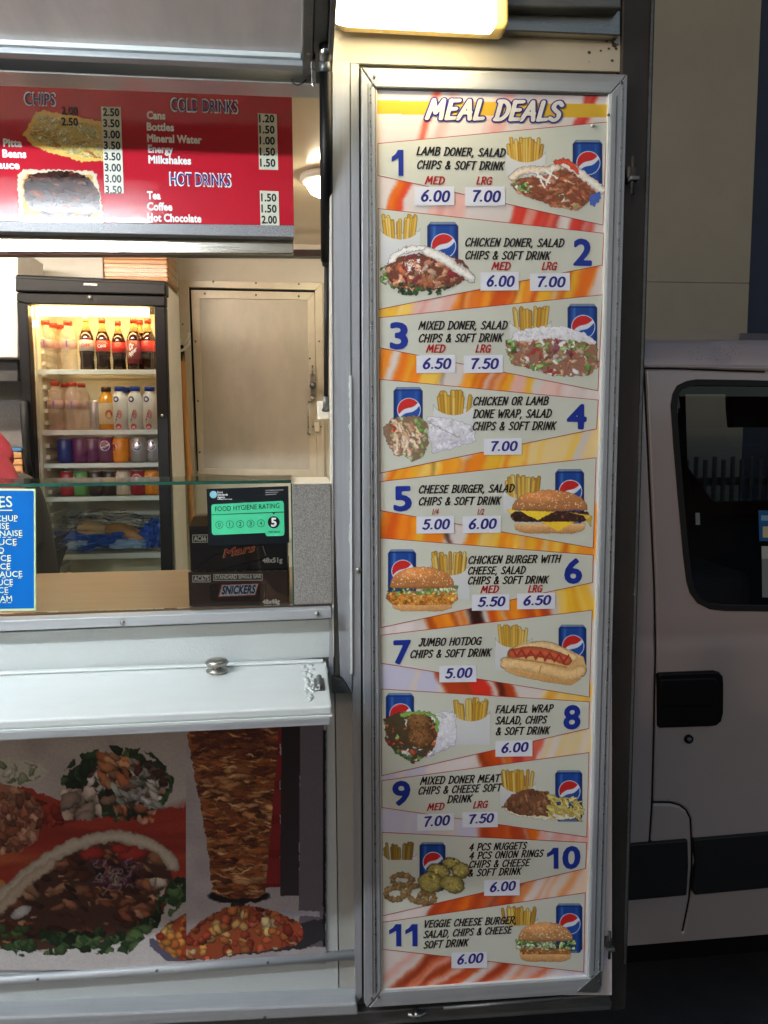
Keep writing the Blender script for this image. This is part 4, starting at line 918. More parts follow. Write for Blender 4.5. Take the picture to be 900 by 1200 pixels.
sheet('price_strip', [(118.4,124.6),(141.6,125.4),(145,226.6),(122.6,226.4)], ML(2), CRM, MB_)
sheet('price_strip', [(302,132.6),(324.2,133.8),(326,199.2),(303.6,198.6)], ML(2), CRM, MB_)
sheet('price_strip', [(304.4,223.3),(326.4,224.2),(327.4,264.6),(305.4,264.2)], ML(2), CRM, MB_)
for i, s in enumerate(('2.50','3.50','3.00','3.50','3.50','3.00','3.00','3.50')): text(s, 120.6+i*.42, 140+i*.42, 135.4+i*13, 8.6, ML(3), BLK, MB_, None, .05, 0, 'price')
for i, s in enumerate(('2.00','2.50')): text(s, 72, 91.6, 133.6+i*13, 8.6, ML(3), BLK, MB_, None, .05, 0, 'price')
for i, s in enumerate(('1.20','1.50','1.00','1.50','1.50')): text(s, 303.6+i*.3, 321.6+i*.3, 142.8+i*13, 8.6, ML(3), BLK, MB_, None, .05, 0, 'price')
for i, s in enumerate(('1.50','1.50','2.00')): text(s, 306+i*.3, 324+i*.3, 235.6+i*13, 8.6, ML(3), BLK, MB_, None, .05, 0, 'price')

# ================================================================ LAMPS
LAMPW = mat('lit_lamp_lens', (255, 246, 224), .4, emit=(255, 236, 196), es=9)
t = thing('bulkhead_lamp', 'lit rectangular lamp with yellowed cover under the eaves above the meal menu', 'lamp')
slab('lamp_base', [(398, -80), (596, -72), (596.5, 28), (592, 32.6), (405, 22.5), (398, 18)], 1.375, .045, mat('yellowed_plastic', (214, 184, 110), .4), t, .006)
lz = slab('lamp_lens', [(392, -76), (581, -68), (583, 28), (578, 31), (410, 22), (392, 18)], 1.34, .034, LAMPW, t, .012)
box('lamp_arm', at(450, 0, 1.42).x, at(560, 0, 1.42).x, 1.422, 1.452, at(500, -40, 1.42).z, at(500, -15, 1.42).z, ALUD, t, .003)
# tube fitting clipped to the underside of the raised flap
t = thing('flap_tube_light', 'fluorescent tube fitting under the raised serving flap', 'lamp')
TUBE = mat('lit_fluorescent_tube', (250, 252, 255), .4, emit=(236, 246, 255), es=74)
v0 = .87
def fq(x, v, wv): return Vector(fp(x, v, wv))
tube('tube', [fq(-2.0, v0, -.034), fq(-.52, v0, -.034)], .019, TUBE, t, 16)
flapbox('tube_housing', -2.06, -.46, v0-.03, v0+.03, -.008, .010, WHITEP, .003, t)
for x in (-2.03, -.49): flapbox('end_cap', x-.02, x+.02, v0-.022, v0+.022, -.058, -.009, WHITEP, .003, t)
# round lamp on the ceiling inside
c = at(374, 205, 2.45); r = .085
t = thing('round_ceiling_lamp', 'lit round bulkhead lamp on the cream ceiling inside the hatch', 'lamp', loc=(c.x+.035, 2.66, ZC-.012)); t.scale = (.8, .8, .8)
ob('lamp_rim', lathe_mesh('lamp_rim', [(.03, -.001), (.115, -.001), (.118, -.02), (.10, -.03), (.088, -.03)], WHITEP, 36), None, t)
ob('lamp_dome', lathe_mesh('lamp_dome', [(.088, -.026), (.086, -.045), (.072, -.066), (.045, -.080), (.012, -.085)], mat('lit_dome', (255, 250, 235), .4, emit=(255, 240, 208), es=22), 36), None, t)
# long ceiling fitting over the work area, out of sight behind the menu board
t = thing('ceiling_tube_light', 'warm fluorescent fitting on the ceiling behind the menu board', 'lamp')
box('tube_housing', -1.9, -.5, 2.30, 2.38, ZC-.05, ZC-.012, WHITEP, t, .004)
tube('tube', [(-1.86, 2.34, ZC-.07), (-.54, 2.34, ZC-.07)], .018, mat('lit_warm_tube', (255, 244, 220), .4, emit=(255, 246, 234), es=42), t, 16)

# ================================================================ BACK OF THE TRAILER
BY = BK-.002
WD = thing('wall_cupboard', 'white wall cupboard above a dark rail at the far left inside', 'cupboard')
slab('cupboard_box', [(-700, 200), (21, 290), (21, 419), (-700, 419)], 3.2, .3, WHITEP, WD, .004)
slab('dark_rail', [(-700, 419.5), (21, 419.5), (21, 447), (-700, 447)], 3.28, .2, mat('dark_grey_rail', (62, 58, 54), .5), WD, .003)
slab('speckled_splashback', [(-700, 448), (30, 448), (30, 620), (-700, 620)], BY-.012, .008, SPK, TR, 0)
slab('upper_wall_trim', [(205, 298.4), (384, 299.6), (384, 303), (205, 302)], BY-.006, .004, ALUD, TR, .001)
# inner door
ID = bpy.data.objects.new('inner_door', None); C.objects.link(ID); ID.parent = TR
dm = mat('cream_metal_frame', (208, 200, 178), .4, .35, var=.1, vscale=(10, 10, 10), dirt=.1)
def fr4(o4, i4, Y, d, m, parent, name):
    for i in range(4): slab(name, [o4[i], o4[(i+1) % 4], i4[(i+1) % 4], i4[i]], Y, d, m, parent, .0015)
o4 = [(209, 328), (378, 331), (381, 640), (220, 640)]; i4 = [(221, 336.6), (369, 340), (372.6, 632), (231.5, 632)]
fr4(o4, i4, BY-.03, .028, dm, TR, 'door_casing')
slab('door_gap', [(221, 337), (369.5, 340), (373, 556), (231, 552)], BY-.012, .004, GAP, ID, 0)
o4 = [(223.6, 339.6), (368.6, 342.6), (371.6, 560), (232.5, 556)]; i4 = [(233.5, 349.5), (360.5, 351.5), (362.6, 551), (238.8, 549)]
fr4(o4, i4, BY-.026, .016, dm, ID, 'door_frame')
slab('door_sheet', [(232.6, 348.6), (361.4, 350.6), (363.6, 552), (237.8, 550)], BY-.020, .006, GRPG, ID, 0)
for x, y in ((240, 344), (300, 345.5), (350, 347), (229, 400), (232, 470), (234, 530), (363, 420), (367, 500), (300, 331.6), (250, 330), (350, 333), (374, 400), (376, 500), (214, 380), (217, 470)):
    c = at(x, y, BY-.03 if x not in () else BY); tube('rivet', [c+Vector((0, .006, 0)), c+Vector((0, -.0015, 0))], .0045, ALUD, ID, 8)
la = slab('door_latch', [(363, 438), (369.5, 438), (370, 463), (363.6, 463)], BY-.05, .022, STEEL, ID, .004)
tube('latch_rod', [at(366, 428, BY-.055), at(366.4, 440, BY-.055)], .004, STEEL, la, 8)
tube('latch_knob', [at(366.6, 452, BY-.05), at(366.6, 452, BY-.09)], .016, ALUD, la, 14)
tube('latch_knob', [at(366.5, 467, BY-.04), at(366.5, 467, BY-.06)], .010, STEEL, la, 12)
tube('door_pull', [at(366, 471, BY-.03), at(361.5, 471, BY-.05), at(361, 480, BY-.06), at(361.5, 503, BY-.06), at(360.5, 508, BY-.05), at(363, 509, BY-.03)], .004, STEEL, ID, 8)
slab('striker_plate', [(368, 495), (374, 495), (374.6, 506), (368.6, 506)], BY-.045, .02, CREAM, ID, .002)
slab('hinge_batten', [(199, 296), (207, 296), (214, 640), (209, 640)], BY-.05, .04, WHITEP, TR, .003)
# mop hook and handle
hk = thing('broom_clip', 'cream plastic broom clip with two curled hooks on the wall by the fridge', 'hook')
Hy = BY-.10
slab('clip_plate', [(198, 389), (210, 395), (213, 412), (201, 414), (198, 405)], Hy, .03, WHITEP, hk, .004)
for d in (0, 8): tube('curled_hook', [at(208, 404+d, Hy), at(215, 402+d, Hy-.02), at(221, 396+d, Hy-.03), at(222, 390+d, Hy-.03)], .006, WHITEP, hk, 8)
mp_ = thing('broom', 'varnished wooden broom handle leaning on the wall beside the fridge', 'broom')
hb = tube('handle', [at(212.6, 410, Hy+.01), at(222.5, 570, Hy-.05), at(226, 640, Hy-.1)], .0135, WOODH, mp_, 14)
tube('ferrule', [at(212.2, 402, Hy+.012), at(212.4, 408, Hy+.01), at(213.2, 424, Hy+.006)], [.005, .014, .015], BLACK, mp_, 12)
hbz = at(226, 640, Hy-.1)
tube('handle_end', [hbz, Vector((hbz.x+.05, hbz.y-.05, ZF+.07))], .0135, WOODH, mp_, 14)
box('broom_head', hbz.x-.10, hbz.x+.2, hbz.y-.09, hbz.y-.02, ZF+.005, ZF+.08, WOODH, mp_, .008)
# wrapped stack on top of the fridge
FY = 3.02
sk = thing('paper_stack', 'shrink wrapped stack of tan paper trays on top of the fridge', 'packaging')
TAN = mat('tan_paper', (206, 150, 92), .6, 0, var=.2, vscale=(20, 20, 300), bump=.5, bscale=90)
a0 = at(122, 329, FY+.15); a1 = at(195, 268, FY+.15)
n = 12
for i in range(n):
    z0 = a0.z+(a1.z-a0.z)*i/n; box('paper_tray', a0.x+.002*(i % 2), a1.x-.002*((i+1) % 2), FY+.15, FY+.40, z0, z0+(a1.z-a0.z)/n-.002, TAN, sk, .003)
box('plastic_wrap', a0.x-.004, a1.x+.004, FY+.145, FY+.405, a0.z-.001, a1.z+.004, PLAST, sk, .01)
bk = thing('bread_basket', 'brown ribbed carton with a blue top edge left of the fridge', 'carton')
b0 = at(-60, 640, 3.15); b1 = at(25.5, 529, 3.15)
for i in range(14):
    z0 = b0.z+(b1.z-b0.z)*i/14; box('ribbed_side', b0.x, b1.x-.001*(i % 2), 3.15, 3.5, z0, z0+(b1.z-b0.z)/14-.003, TAN, bk, .003)
box('blue_edge', b0.x, b1.x, 3.15, 3.5, b1.z, b1.z+.012, mat('blue_plastic', (60, 120, 170), .4), bk, .002)
box('side_table', b0.x-.3, b1.x+.01, 3.1, 3.55, b0.z-.05, b0.z-.002, STEEL, TR, .003)

# ================================================================ THE DRINKS FRIDGE
FR_ = thing('drinks_fridge', 'tall black glass door drinks fridge glowing warm inside the trailer', 'fridge')
fa = at(18.4, 343, FY); fb = at(193, 346, FY); ft = at(100, 346, FY).z; ftop = at(100, 324.5, FY).z
x0, x1 = fa.x, fb.x; zb = ZF+.03; D = .36
FIN = mat('fridge_liner', (238, 230, 210), .35, 0, var=.05)
box('cabinet_side', x1-.03, x1-.001, FY+.05, FY+D, zb, ftop-.01, WHITEP, FR_, .003)
box('cabinet_side', x0+.001, x0+.03, FY+.05, FY+D, zb, ftop-.01, BLACK, FR_, .003)
box('cabinet_back', x0+.031, x1-.031, FY+D-.03, FY+D, zb, ftop-.012, FIN, FR_, 0)
box('cabinet_floor', x0+.031, x1-.031, FY+.05, FY+D-.031, zb, zb+.15, FIN, FR_, 0)
box('cabinet_top', x0+.031, x1-.031, FY+.05, FY+D-.031, ft-.02, ftop-.012, BLACK, FR_, 0)
box('liner_side', x0+.0305, x0+.045, FY+.06, FY+D-.031, zb+.151, ft-.022, FIN, FR_, 0)
box('liner_side', x1-.045, x1-.0305, FY+.06, FY+D-.031, zb+.151, ft-.022, FIN, FR_, 0)
hd = slab('header', [(18, 321.4), (194, 329), (194.4, 346), (17.6, 341.8)], FY-.01, .07, BLACK, FR_, .006)
slab('header_lip', [(17.8, 324.4), (194.2, 332), (194.2, 333.4), (17.8, 326)], FY-.013, .004, BLACKM, hd, .001)
slab('maker_plate', [(98, 331.6), (114, 332.4), (114, 335), (98, 334.4)], FY-.013, .004, STEEL, hd, .001)
slab('door_frame', [(19.4, 343), (193.6, 347), (193.7, 359), (180.4, 359), (32, 356), (19.4, 353)], FY-.02, .05, BLACK, FR_, .004)
DF = lambda L: slab('door_frame', L, FY-.0205, .05, BLACK, FR_, .004)
zc0 = 900
DF([(19.4, 353.2), (32, 356.2), (41.5, 563), (46.6, 690), (37, 690), (29, 560)])
DF([(180.5, 359.2), (193.6, 359.2), (203.4, 690), (189, 690)])
slab('inner_seal', [(32.2, 357), (37, 357.4), (50.5, 690), (46.8, 690), (41.6, 563)], FY+.03, .02, FIN, FR_, .001)
tube('door_handle', [at(29.5, 470, FY-.02), at(28, 474, FY-.05), at(29, 500, FY-.055), at(32, 540, FY-.05), at(36, 556, FY-.02)], [.010, .014, .014, .013, .010], BLACKM, FR_, 10)
lk = at(105.5, 348.4, FY-.02); tube('door_lock', [lk, lk+Vector((0, -.005, 0))], .009, STEEL, FR_, 12)
lk = at(190, 487, FY-.02); tube('door_screw', [lk, lk+Vector((0, -.003, 0))], .006, STEEL, FR_, 10)
gl = box('glass_pane', x0+.05, x1-.05, FY+.005, FY+.011, zb+.05, ft-.05, GLASS, FR_, 0)
p0, p1 = at(47, 371, FY+.08), at(173, 357, FY+.08)
tube('fridge_tube', [(p0.x, FY+.09, (p0.z+p1.z)/2), (p1.x, FY+.09, (p0.z+p1.z)/2)], .020, mat('lit_fridge_tube', (255, 226, 150), .4, emit=(255, 216, 140), es=11), FR_, 14)
# ribbed shelf supports moulded into the left wall
for i in range(26):
    zz = ft-.16-i*.045
    if zz > zb+.2: box('shelf_runner', x0+.0455, x0+.060, FY+.10, FY+D-.05, zz, zz+.016, FIN, FR_, .002)
for i in range(11):
    zz = ft-.13-i*.012
    tube('back_grille', [(x0+.18, FY+D-.04, zz), (x1-.06, FY+D-.04, zz)], .003, WHITEP, FR_, 6)
SHY = [(433.5, 439), (504, 509.5), (543, 548), (582, 587), (649, 655)]
SH = []
for i, (ya, yb_) in enumerate(SHY):
    zt = at(115, ya, FY+.07).z; z1_ = at(115, yb_, FY+.07).z; SH.append(zt)
    bm = bmesh.new(); W_ = (x1-x0-.092)/36
    for q in range(37): addbox(bm, x0+.046+q*W_-.0015, x0+.046+q*W_+.0015, FY+.072, FY+D-.04, zt-.004, zt)
    for yy in (FY+.074, FY+D*.5, FY+D-.045): addbox(bm, x0+.046, x1-.046, yy, yy+.004, zt-.0085, zt-.0045)
    s_ = finish(bm, 'shelf', mat('shelf_wire_white', (224, 218, 204), .4), FR_)
    box('shelf_front', x0+.047, x1-.047, FY+.064, FY+.0698, z1_, zt+.001, WHITEP, s_, .001)
for k in range(46):
    pass
CAPR = flat('red_cap', (206, 58, 38)); CAPY = flat('yellow_cap', (226, 206, 120)); CAPB = flat('blue_cap', (36, 62, 150)); CAPK = flat('brown_cap', (76, 50, 40))
COLA = mat('cola', (34, 16, 10), .12, 0, var=.1, coat=.6); PET = mat('clear_bottle', (236, 214, 186), .12, 0, var=.1, alpha=.28, coat=.3); PINKW = mat('pink_water_bottle', (232, 196, 176), .14, 0, alpha=.34, coat=.3)
NECK = mat('amber_neck', (226, 178, 80), .12, 0, alpha=.6)
_m = {}
def prof_mesh(key, prof, m, n=20):
    if key not in _m: _m[key] = lathe_mesh(key[0] if isinstance(key, tuple) else key, prof, m, n)
    return _m[key]
def onshelf(px, si, dy): 
    p = at(px, SHY[si][0]-20, FY+.07+dy); return (p.x, FY+.07+dy, SH[si]+.001)
LAY = .0008
def decal(s, u0, u1, z0, hh, r, m, parent, off=.03, shear=0, tilt=0, a0=-math.pi/2):
    """lettering wrapped round a bottle of radius r"""
    v, f = glyphs(s, off, 1.0); a, b = v[:, 0].min(), v[:, 0].max(); u = u0+(v[:, 0]-a)/(b-a)*(u1-u0); z = z0+v[:, 1]/CAP*hh+tilt*(u-u0)
    th = a0+u/r
    me = bpy.data.meshes.new('lettering'); me.from_pydata(np.stack([(r+LAY)*np.cos(th), (r+LAY)*np.sin(th), z], 1).tolist(), [], f); return ob('lettering', me, m, parent)
def blot(pts, r, m, parent, name='printed_mark'):
    me = bpy.data.meshes.new(name); V = [((r+LAY*.6)*math.cos(-math.pi/2+u/r), (r+LAY*.6)*math.sin(-math.pi/2+u/r), z) for u, z in pts]
    me.from_pydata(V, [], [tuple(range(len(V)))]); return ob(name, me, m, parent)
def cola(px, dy, h, labcol, capm, label, script=None, sc_=WHT, r=.031, dark=True):
    k = h/.225; t = thing('cola_bottle', label, 'bottle', 'bottles on the top fridge shelf', onshelf(px, 0, dy)); r *= k
    ob('liquid', prof_mesh(('liquid', k), [(r*.86, 0), (r*.98, .008*k), (r*.9, .05*k), (r, .075*k), (r, .125*k), (r*.92, .145*k), (r*.62, .168*k)], COLA), None, t)
    ob('neck', prof_mesh(('neck', k), [(r*.62, .1682*k), (r*.36, .19*k), (r*.36, .208*k)], NECK), None, t)
    ob('cap', prof_mesh(('cap', k, capm.name), [(r*.46, .206*k), (r*.46, .225*k), (r*.40, .2265*k)], capm, 14), None, t)
    lm = flat('label_%d_%d_%d' % labcol, labcol)
    l = ob('label', prof_mesh(('label', k, labcol), [(r*1.012, .082*k if not script == 'Dr Pepper' else .03*k), (r*1.012, .128*k)], lm, 24), None, t)
    if script == 'Dr Pepper':
        l.scale = (1, 1, 1)
        decal('Dr', -.014*k, .004*k, .085*k, .026*k, r*1.012, WHT, l, .04, tilt=.5); decal('Pepper', -.020*k, .016*k, .052*k, .022*k, r*1.012, WHT, l, .03, tilt=.9)
    elif script: decal(script, -.016*k, .020*k, .096*k, .015*k, r*1.012, sc_, l, .03, tilt=.15)
    return t
cola(102, .06, .205, (182, 170, 160), CAPY, 'dark cola bottle with silver label and yellow cap on top shelf', 'Coke', flat('label_red', (190, 40, 40)))
cola(121, .06, .200, (206, 44, 36), CAPR, 'cola bottle with red label and pale script, second dark bottle on top shelf', 'Coca')
cola(139.5, .07, .192, (214, 42, 30), CAPR, 'shorter cola bottle with bright red label, middle of the dark bottles')
cola(157.5, .05, .200, (120, 24, 44), CAPR, 'dark bottle with tall burgundy label and white slanted writing', 'Dr Pepper')
cola(165, .12, .203, (180, 36, 40), CAPR, 'red capped cola bottle tucked behind the burgundy labelled bottle')
cola(174.5, .055, .200, (216, 48, 36), CAPR, 'cola bottle with red label against the right edge of top shelf')
def water(px, si, dy, h, m, label, cap=CAPR, w_=.0315, grp='clear bottles with red caps'):
    k = h/.19; t = thing('water_bottle', label, 'bottle', grp, onshelf(px, si, dy)); r = w_*k
    pr = [(r*.9, 0), (r, .006*k)]
    for i in range(6): z = (.012+i*.014)*k; pr += [(r*.93, z), (r, z+.007*k)]
    pr += [(r, .11*k), (r*.97, .13*k), (r*.8, .155*k), (r*.42, .172*k), (r*.42, .178*k)]
    ob('bottle_body', prof_mesh(('bottle_body', k, m.name), pr, m), None, t)
    ob('cap', prof_mesh(('cap', k, 'w', cap.name), [(r*.52, .176*k), (r*.52, .19*k), (r*.46, .192*k)], cap, 14), None, t)
    l = ob('label', prof_mesh(('label', k, 'w'), [(r*1.015, .085*k), (r*1.015, .118*k)], mat('sheer_label', (220, 176, 170), .3, alpha=.5)), None, t)
    blot([(-.002, .088*k), (.003, .088*k), (.003, .115*k), (-.002, .115*k)], r*1.015, flat('purple_mark', (92, 72, 140)), l)
water(55, 0, .06, .19, PET, 'clear water bottle at the far left of the top shelf'); water(64, 0, .15, .19, PET, 'clear water bottle set back second from left on top shelf'); water(72, 0, .20, .19, PET, 'clear water bottle deepest on the top shelf between two others'); water(81, 0, .06, .188, PET, 'clear water bottle beside the silver labelled cola bottle')
water(66, 1, .05, .185, PINKW, 'pinkish water bottle at the left of the second shelf'); water(78, 1, .15, .185, PINKW, 'pinkish water bottle behind the front pair on second shelf'); water(86.5, 1, .05, .183, PINKW, 'pinkish water bottle with purple mark, middle of second shelf trio'); water(97, 1, .12, .183, PINKW, 'pinkish water bottle next to the slim energy can')
SILV = mat('can_silver', (190, 190, 196), .28, .7, var=.05)
def canob(px, si, dy, h, r, m, label, mark=None, mcol=None, grp='drink cans on the third fridge shelf', name='drink_can'):
    t = thing(name, label, 'can', grp, onshelf(px, si, dy))
    ob('can_body', prof_mesh(('can_body', h, r, m.name), [(r*.8, 0), (r, .008), (r, h-.012), (r*.84, h-.003)], m), None, t)
    ob('lid', prof_mesh(('lid', h, r), [(r*.84, h-.0028), (r*.86, h), (r*.78, h-.001), (r*.76, h-.004)], SILV), None, t)
    if mark == 'bar': blot([(-r*.5, .01), (r*.3, .01), (r*.3, h*.42), (-r*.5, h*.28)], r, mcol, t)
    if mark == 'disc':
        for q, cc in ((1, WHT), (.86, flat('mark_red', (196, 40, 44)))):
            blot([(r*.62*q*math.cos(a*.3927), h*.66+r*.62*q*math.sin(a*.3927)) for a in range(16)], r+(.0004 if q < 1 else 0), cc, t)
        blot([(r*.52*math.cos(a*.3927), h*.66+r*.52*math.sin(a*.3927)) for a in range(8, 17)], r+.0008, flat('mark_blue', (36, 52, 130)), t)
        blot([(-r*.5, h*.60), (0, h*.64), (r*.5, h*.74), (r*.5, h*.68), (0, h*.58), (-r*.5, h*.56)], r+.0012, WHT, t)
    if mark == 'blob': blot([(-r*.9+r*.6*math.cos(a*.5236), h*.6+r*.6*math.sin(a*.5236)) for a in range(12)], r, WHT, t); blot([(-r*.9+r*.42*math.cos(a*.5236), h*.6+r*.42*math.sin(a*.5236)) for a in range(12)], r+.0004, mcol, t)
    if mark == 'text': decal(mcol[0], -r*.9, r*.9, h*.3, h*.3, r, mcol[1], t, .03, tilt=.3)
    return t
PUR = flat('can_purple', (96, 40, 84)); BLUC = flat('can_blue', (38, 50, 110)); ORC = flat('can_orange', (232, 132, 26)); REDC = flat('can_red', (160, 36, 44)); GRC = flat('can_green', (84, 140, 70)); DKC = flat('can_dark', (44, 30, 34)); MIXC = flat('can_cream', (206, 176, 150))
canob(112, 1, .05, .118, .0225, SILV, 'slim silver energy drink can with purple foot on second shelf', 'bar', flat('can_violet', (70, 40, 130)), 'drinks on the second fridge shelf')
t = thing('juice_bottle', 'orange juice bottle with brown cap and cream label on second shelf', 'bottle', 'drinks on the second fridge shelf', onshelf(125.5, 1, .05))
ORJ = mat('orange_juice', (232, 158, 36), .2, coat=.4)
ob('bottle_body', lathe_mesh('bottle_body', [(.027, 0), (.031, .006), (.031, .10), (.029, .122), (.018, .14), (.015, .15)], ORJ), None, t)
ob('cap', lathe_mesh('cap', [(.0195, .148), (.0195, .165), (.017, .167)], CAPK, 14), None, t)
l = ob('label', lathe_mesh('label', [(.0316, .022), (.0316, .104)], flat('cream_label', (226, 206, 170)), 24, False), None, t)
blot([(.014+.014*math.cos(a*.5236), .06+.018*math.sin(a*.5236)) for a in range(12)], .0318, flat('label_orange', (196, 96, 40)), l)
for i, (px, dy, lab) in enumerate(((141.5, .05, 'white milkshake bottle with blue cap beside the orange juice bottle'), (149, .12, 'white milkshake bottle set back between two front milkshakes'), (159, .05, 'white milkshake bottle in the middle of the blue capped row'), (176.5, .05, 'white milkshake bottle cut off by the right fridge frame'))):
    t = thing('milkshake_bottle', lab, 'bottle', 'blue capped milkshake bottles', onshelf(px, 1, dy)); k = .168/.17
    ob('bottle_body', prof_mesh('bottle_body', [(.026, 0), (.030, .006), (.030, .06), (.028, .08), (.030, .10), (.029, .125), (.018, .145), (.0165, .152)], flat('milk_bottle_white', (232, 228, 224))), None, t)
    ob('cap', prof_mesh('cap', [(.0205, .150), (.0205, .166), (.018, .168)], CAPB, 14), None, t)
    q = ob('printed_mark', bpy.data.meshes.new('printed_mark'), None, t); bpy.data.objects.remove(q)
    rr = .0302
    blot([(-.010+.0115*math.cos(a*.4), .118+.0115*math.sin(a*.4)) for a in range(16)], rr, flat('mark_blue', (36, 52, 130)), t)
    blot([(-.010+.0062*math.cos(a*.4), .118+.0062*math.sin(a*.4)) for a in range(16)], rr+.0006, WHT, t)
    decal('YAZOO', -.016, -.002, .02, .014, rr, BLK, t, .05, tilt=3.2); blot([(-.004+.012*math.cos(a*.5236), .012+.012*math.sin(a*.5236)) for a in range(12)], rr, flat('mark_pink', (226, 92, 104)), t)
    blot([(.002+.009*math.cos(a*.5236), .060+.018*math.sin(a*.5236)) for a in range(12)], rr, flat('mark_rose', (226, 160, 160)), t)
for px, m_, lab, mk, mc, dy in ((77, BLUC, 'dark blue drink can at the left of the third shelf', None, None, .05), (95, PUR, 'purple drink can second on the third shelf', None, None, .05), (109.5, PUR, 'purple drink can third on the third shelf', None, None, .06), (125, PUR, 'purple drink can just left of the orange one', 'disc', None, .05), (142, ORC, 'orange fizzy drink can on the third shelf', 'blob', flat('mark_red', (196, 40, 44)), .045), (162, SILV, 'silver cola can with red and blue disc on third shelf', 'disc', None, .045), (178.5, SILV, 'silver cola can behind the right frame on third shelf', 'disc', None, .08)):
    canob(px, 2, dy, .098 if m_ is not PUR else .101, .032, m_, lab, mk, mc)
for px, m_, lab, mk, mc in ((80, REDC, 'dull red drink can at the left of the fourth shelf', None, None), (95.5, GRC, 'green drink can on the fourth shelf', 'blob', flat('mark_lime', (160, 210, 120))), (113, DKC, 'dark brown drink can right of the green one', None, None), (129, DKC, 'second dark brown drink can on the fourth shelf', None, None), (145, MIXC, 'cream and red drink can on the fourth shelf', 'blob', REDC), (162, REDC, 'red and white drink can on the fourth shelf', 'disc', None), (178.5, ORC, 'orange drink can at the right of the fourth shelf', 'blob', flat('mark_red', (196, 40, 44)))):
    canob(px, 3, .05, .098, .031, m_, lab, mk, mc, 'drink cans on the fourth fridge shelf')
# crumpled bag and bread on the bottom shelf
def crumple(name, c, sx, sy, sz, m, parent, seed, amp=.25, sub=5):
    bm = bmesh.new(); bmesh.ops.create_icosphere(bm, subdivisions=sub, radius=1)
    from mathutils import noise
    for v in bm.verts:
        p = v.co*2.2+Vector((seed, seed*2, 0)); d = 1+amp*noise.fractal(p, .8, 2.2, 5)+amp*.6*abs(noise.noise(p*2.7)); v.co = Vector((v.co.x*sx*d, v.co.y*sy*d, max(-.55, v.co.z)*sz*d))+Vector(c)
    return finish(bm, name, m, parent, smooth=False)
BB = mat('blue_bag', (44, 92, 186), .28, 0, var=.35, vscale=(25, 25, 25), coat=.2)
zs_ = SH[4]; c = at(126, 640, FY+.18)
t = thing('blue_carrier_bag', 'crumpled blue plastic bag spread over the bottom fridge shelf', 'bag')
crumple('bag_body', (c.x, c.y, zs_+.045), .205, .09, .048, BB, t, 3, .4)
crumple('bag_fold', (at(178, 630, FY+.1).x, FY+.14, zs_+.055), .035, .05, .06, BB, t, 8, .5, 4)
crumple('frozen_packet', (at(150, 640, FY+.1).x, FY+.105, zs_+.03), .07, .03, .022, mat('pale_blue_plastic', (150, 176, 206), .25, coat=.2), t, 6, .4, 4)
crumple('frozen_packet', (at(98, 640, FY+.1).x, FY+.105, zs_+.03), .06, .03, .020, mat('pale_blue_plastic', (150, 176, 206), .25, coat=.2), t, 16, .4, 4)
t = thing('bread_pack', 'bread baguettes in a clear plastic bag lying on the blue bag', 'bread')
CRU = mat('bread_crust', (206, 146, 84), .6, var=.3, vscale=(30, 30, 30))
tube('baguette', [at(x, y, FY+.15) for x, y in ((92, 621), (104, 619), (120, 622), (138, 627))], [.02, .034, .034, .02], mat('pale_bread', (222, 184, 132), .6, var=.2), t, 14)
tube('baguette', [at(x, y, FY+.13) for x, y in ((124, 619), (136, 621), (152, 625), (166, 629), (176, 632))], [.018, .030, .032, .022, .008], CRU, t, 14)
crumple('plastic_film', (at(122, 620, FY+.14).x, FY+.14, zs_+.115), .17, .06, .045, PLAST, t, 12, .35)

# ================================================================ ON THE COUNTER
zt = zc_f
GS = thing('sneeze_screen', 'clear glass counter screen with a flat glass top and green edges', 'glass screen')
gY = 1.447
g1 = at(341.3, 566, gY); g0 = Vector((XL+.1, gY, g1.z))
ztop = g1.z
box('front_pane', XL+.15, g1.x, gY, gY+.006, zt, ztop-.0002, GLASS2, GS, 0)
box('pane_edge', g1.x-.0012, g1.x+.0015, gY-.0003, gY+.0063, zt, ztop-.001, GREEN, GS, 0)
yb2 = atz(300, 557.2, ztop+.006).y
box('top_pane', XL+.15, g1.x, gY-.004, yb2, ztop, ztop+.006, GLASS3, GS, 0)
box('top_edge', XL+.15, g1.x, gY-.0052, gY-.0041, ztop+.0002, ztop+.0058, GREEN, GS, 0)
box('top_edge', XL+.15, g1.x, yb2+.0001, yb2+.0011, ztop+.0002, ztop+.0058, mat('pale_glass_edge', (150, 190, 176), .2), GS, 0)
# speckled end block
e0 = at(342.5, 568.5, gY-.002); e1 = at(388.3, 568.5, gY-.002)
blk = box('end_block', e0.x, xh-.0045, gY-.002, gY+.19, zt+.0005, e0.z, SPK, TR, .0015)
box('block_cap', e0.x, xh-.0045, gY-.002, gY+.19, e0.z+.0008, e0.z+.003, CREAM, blk, .001)
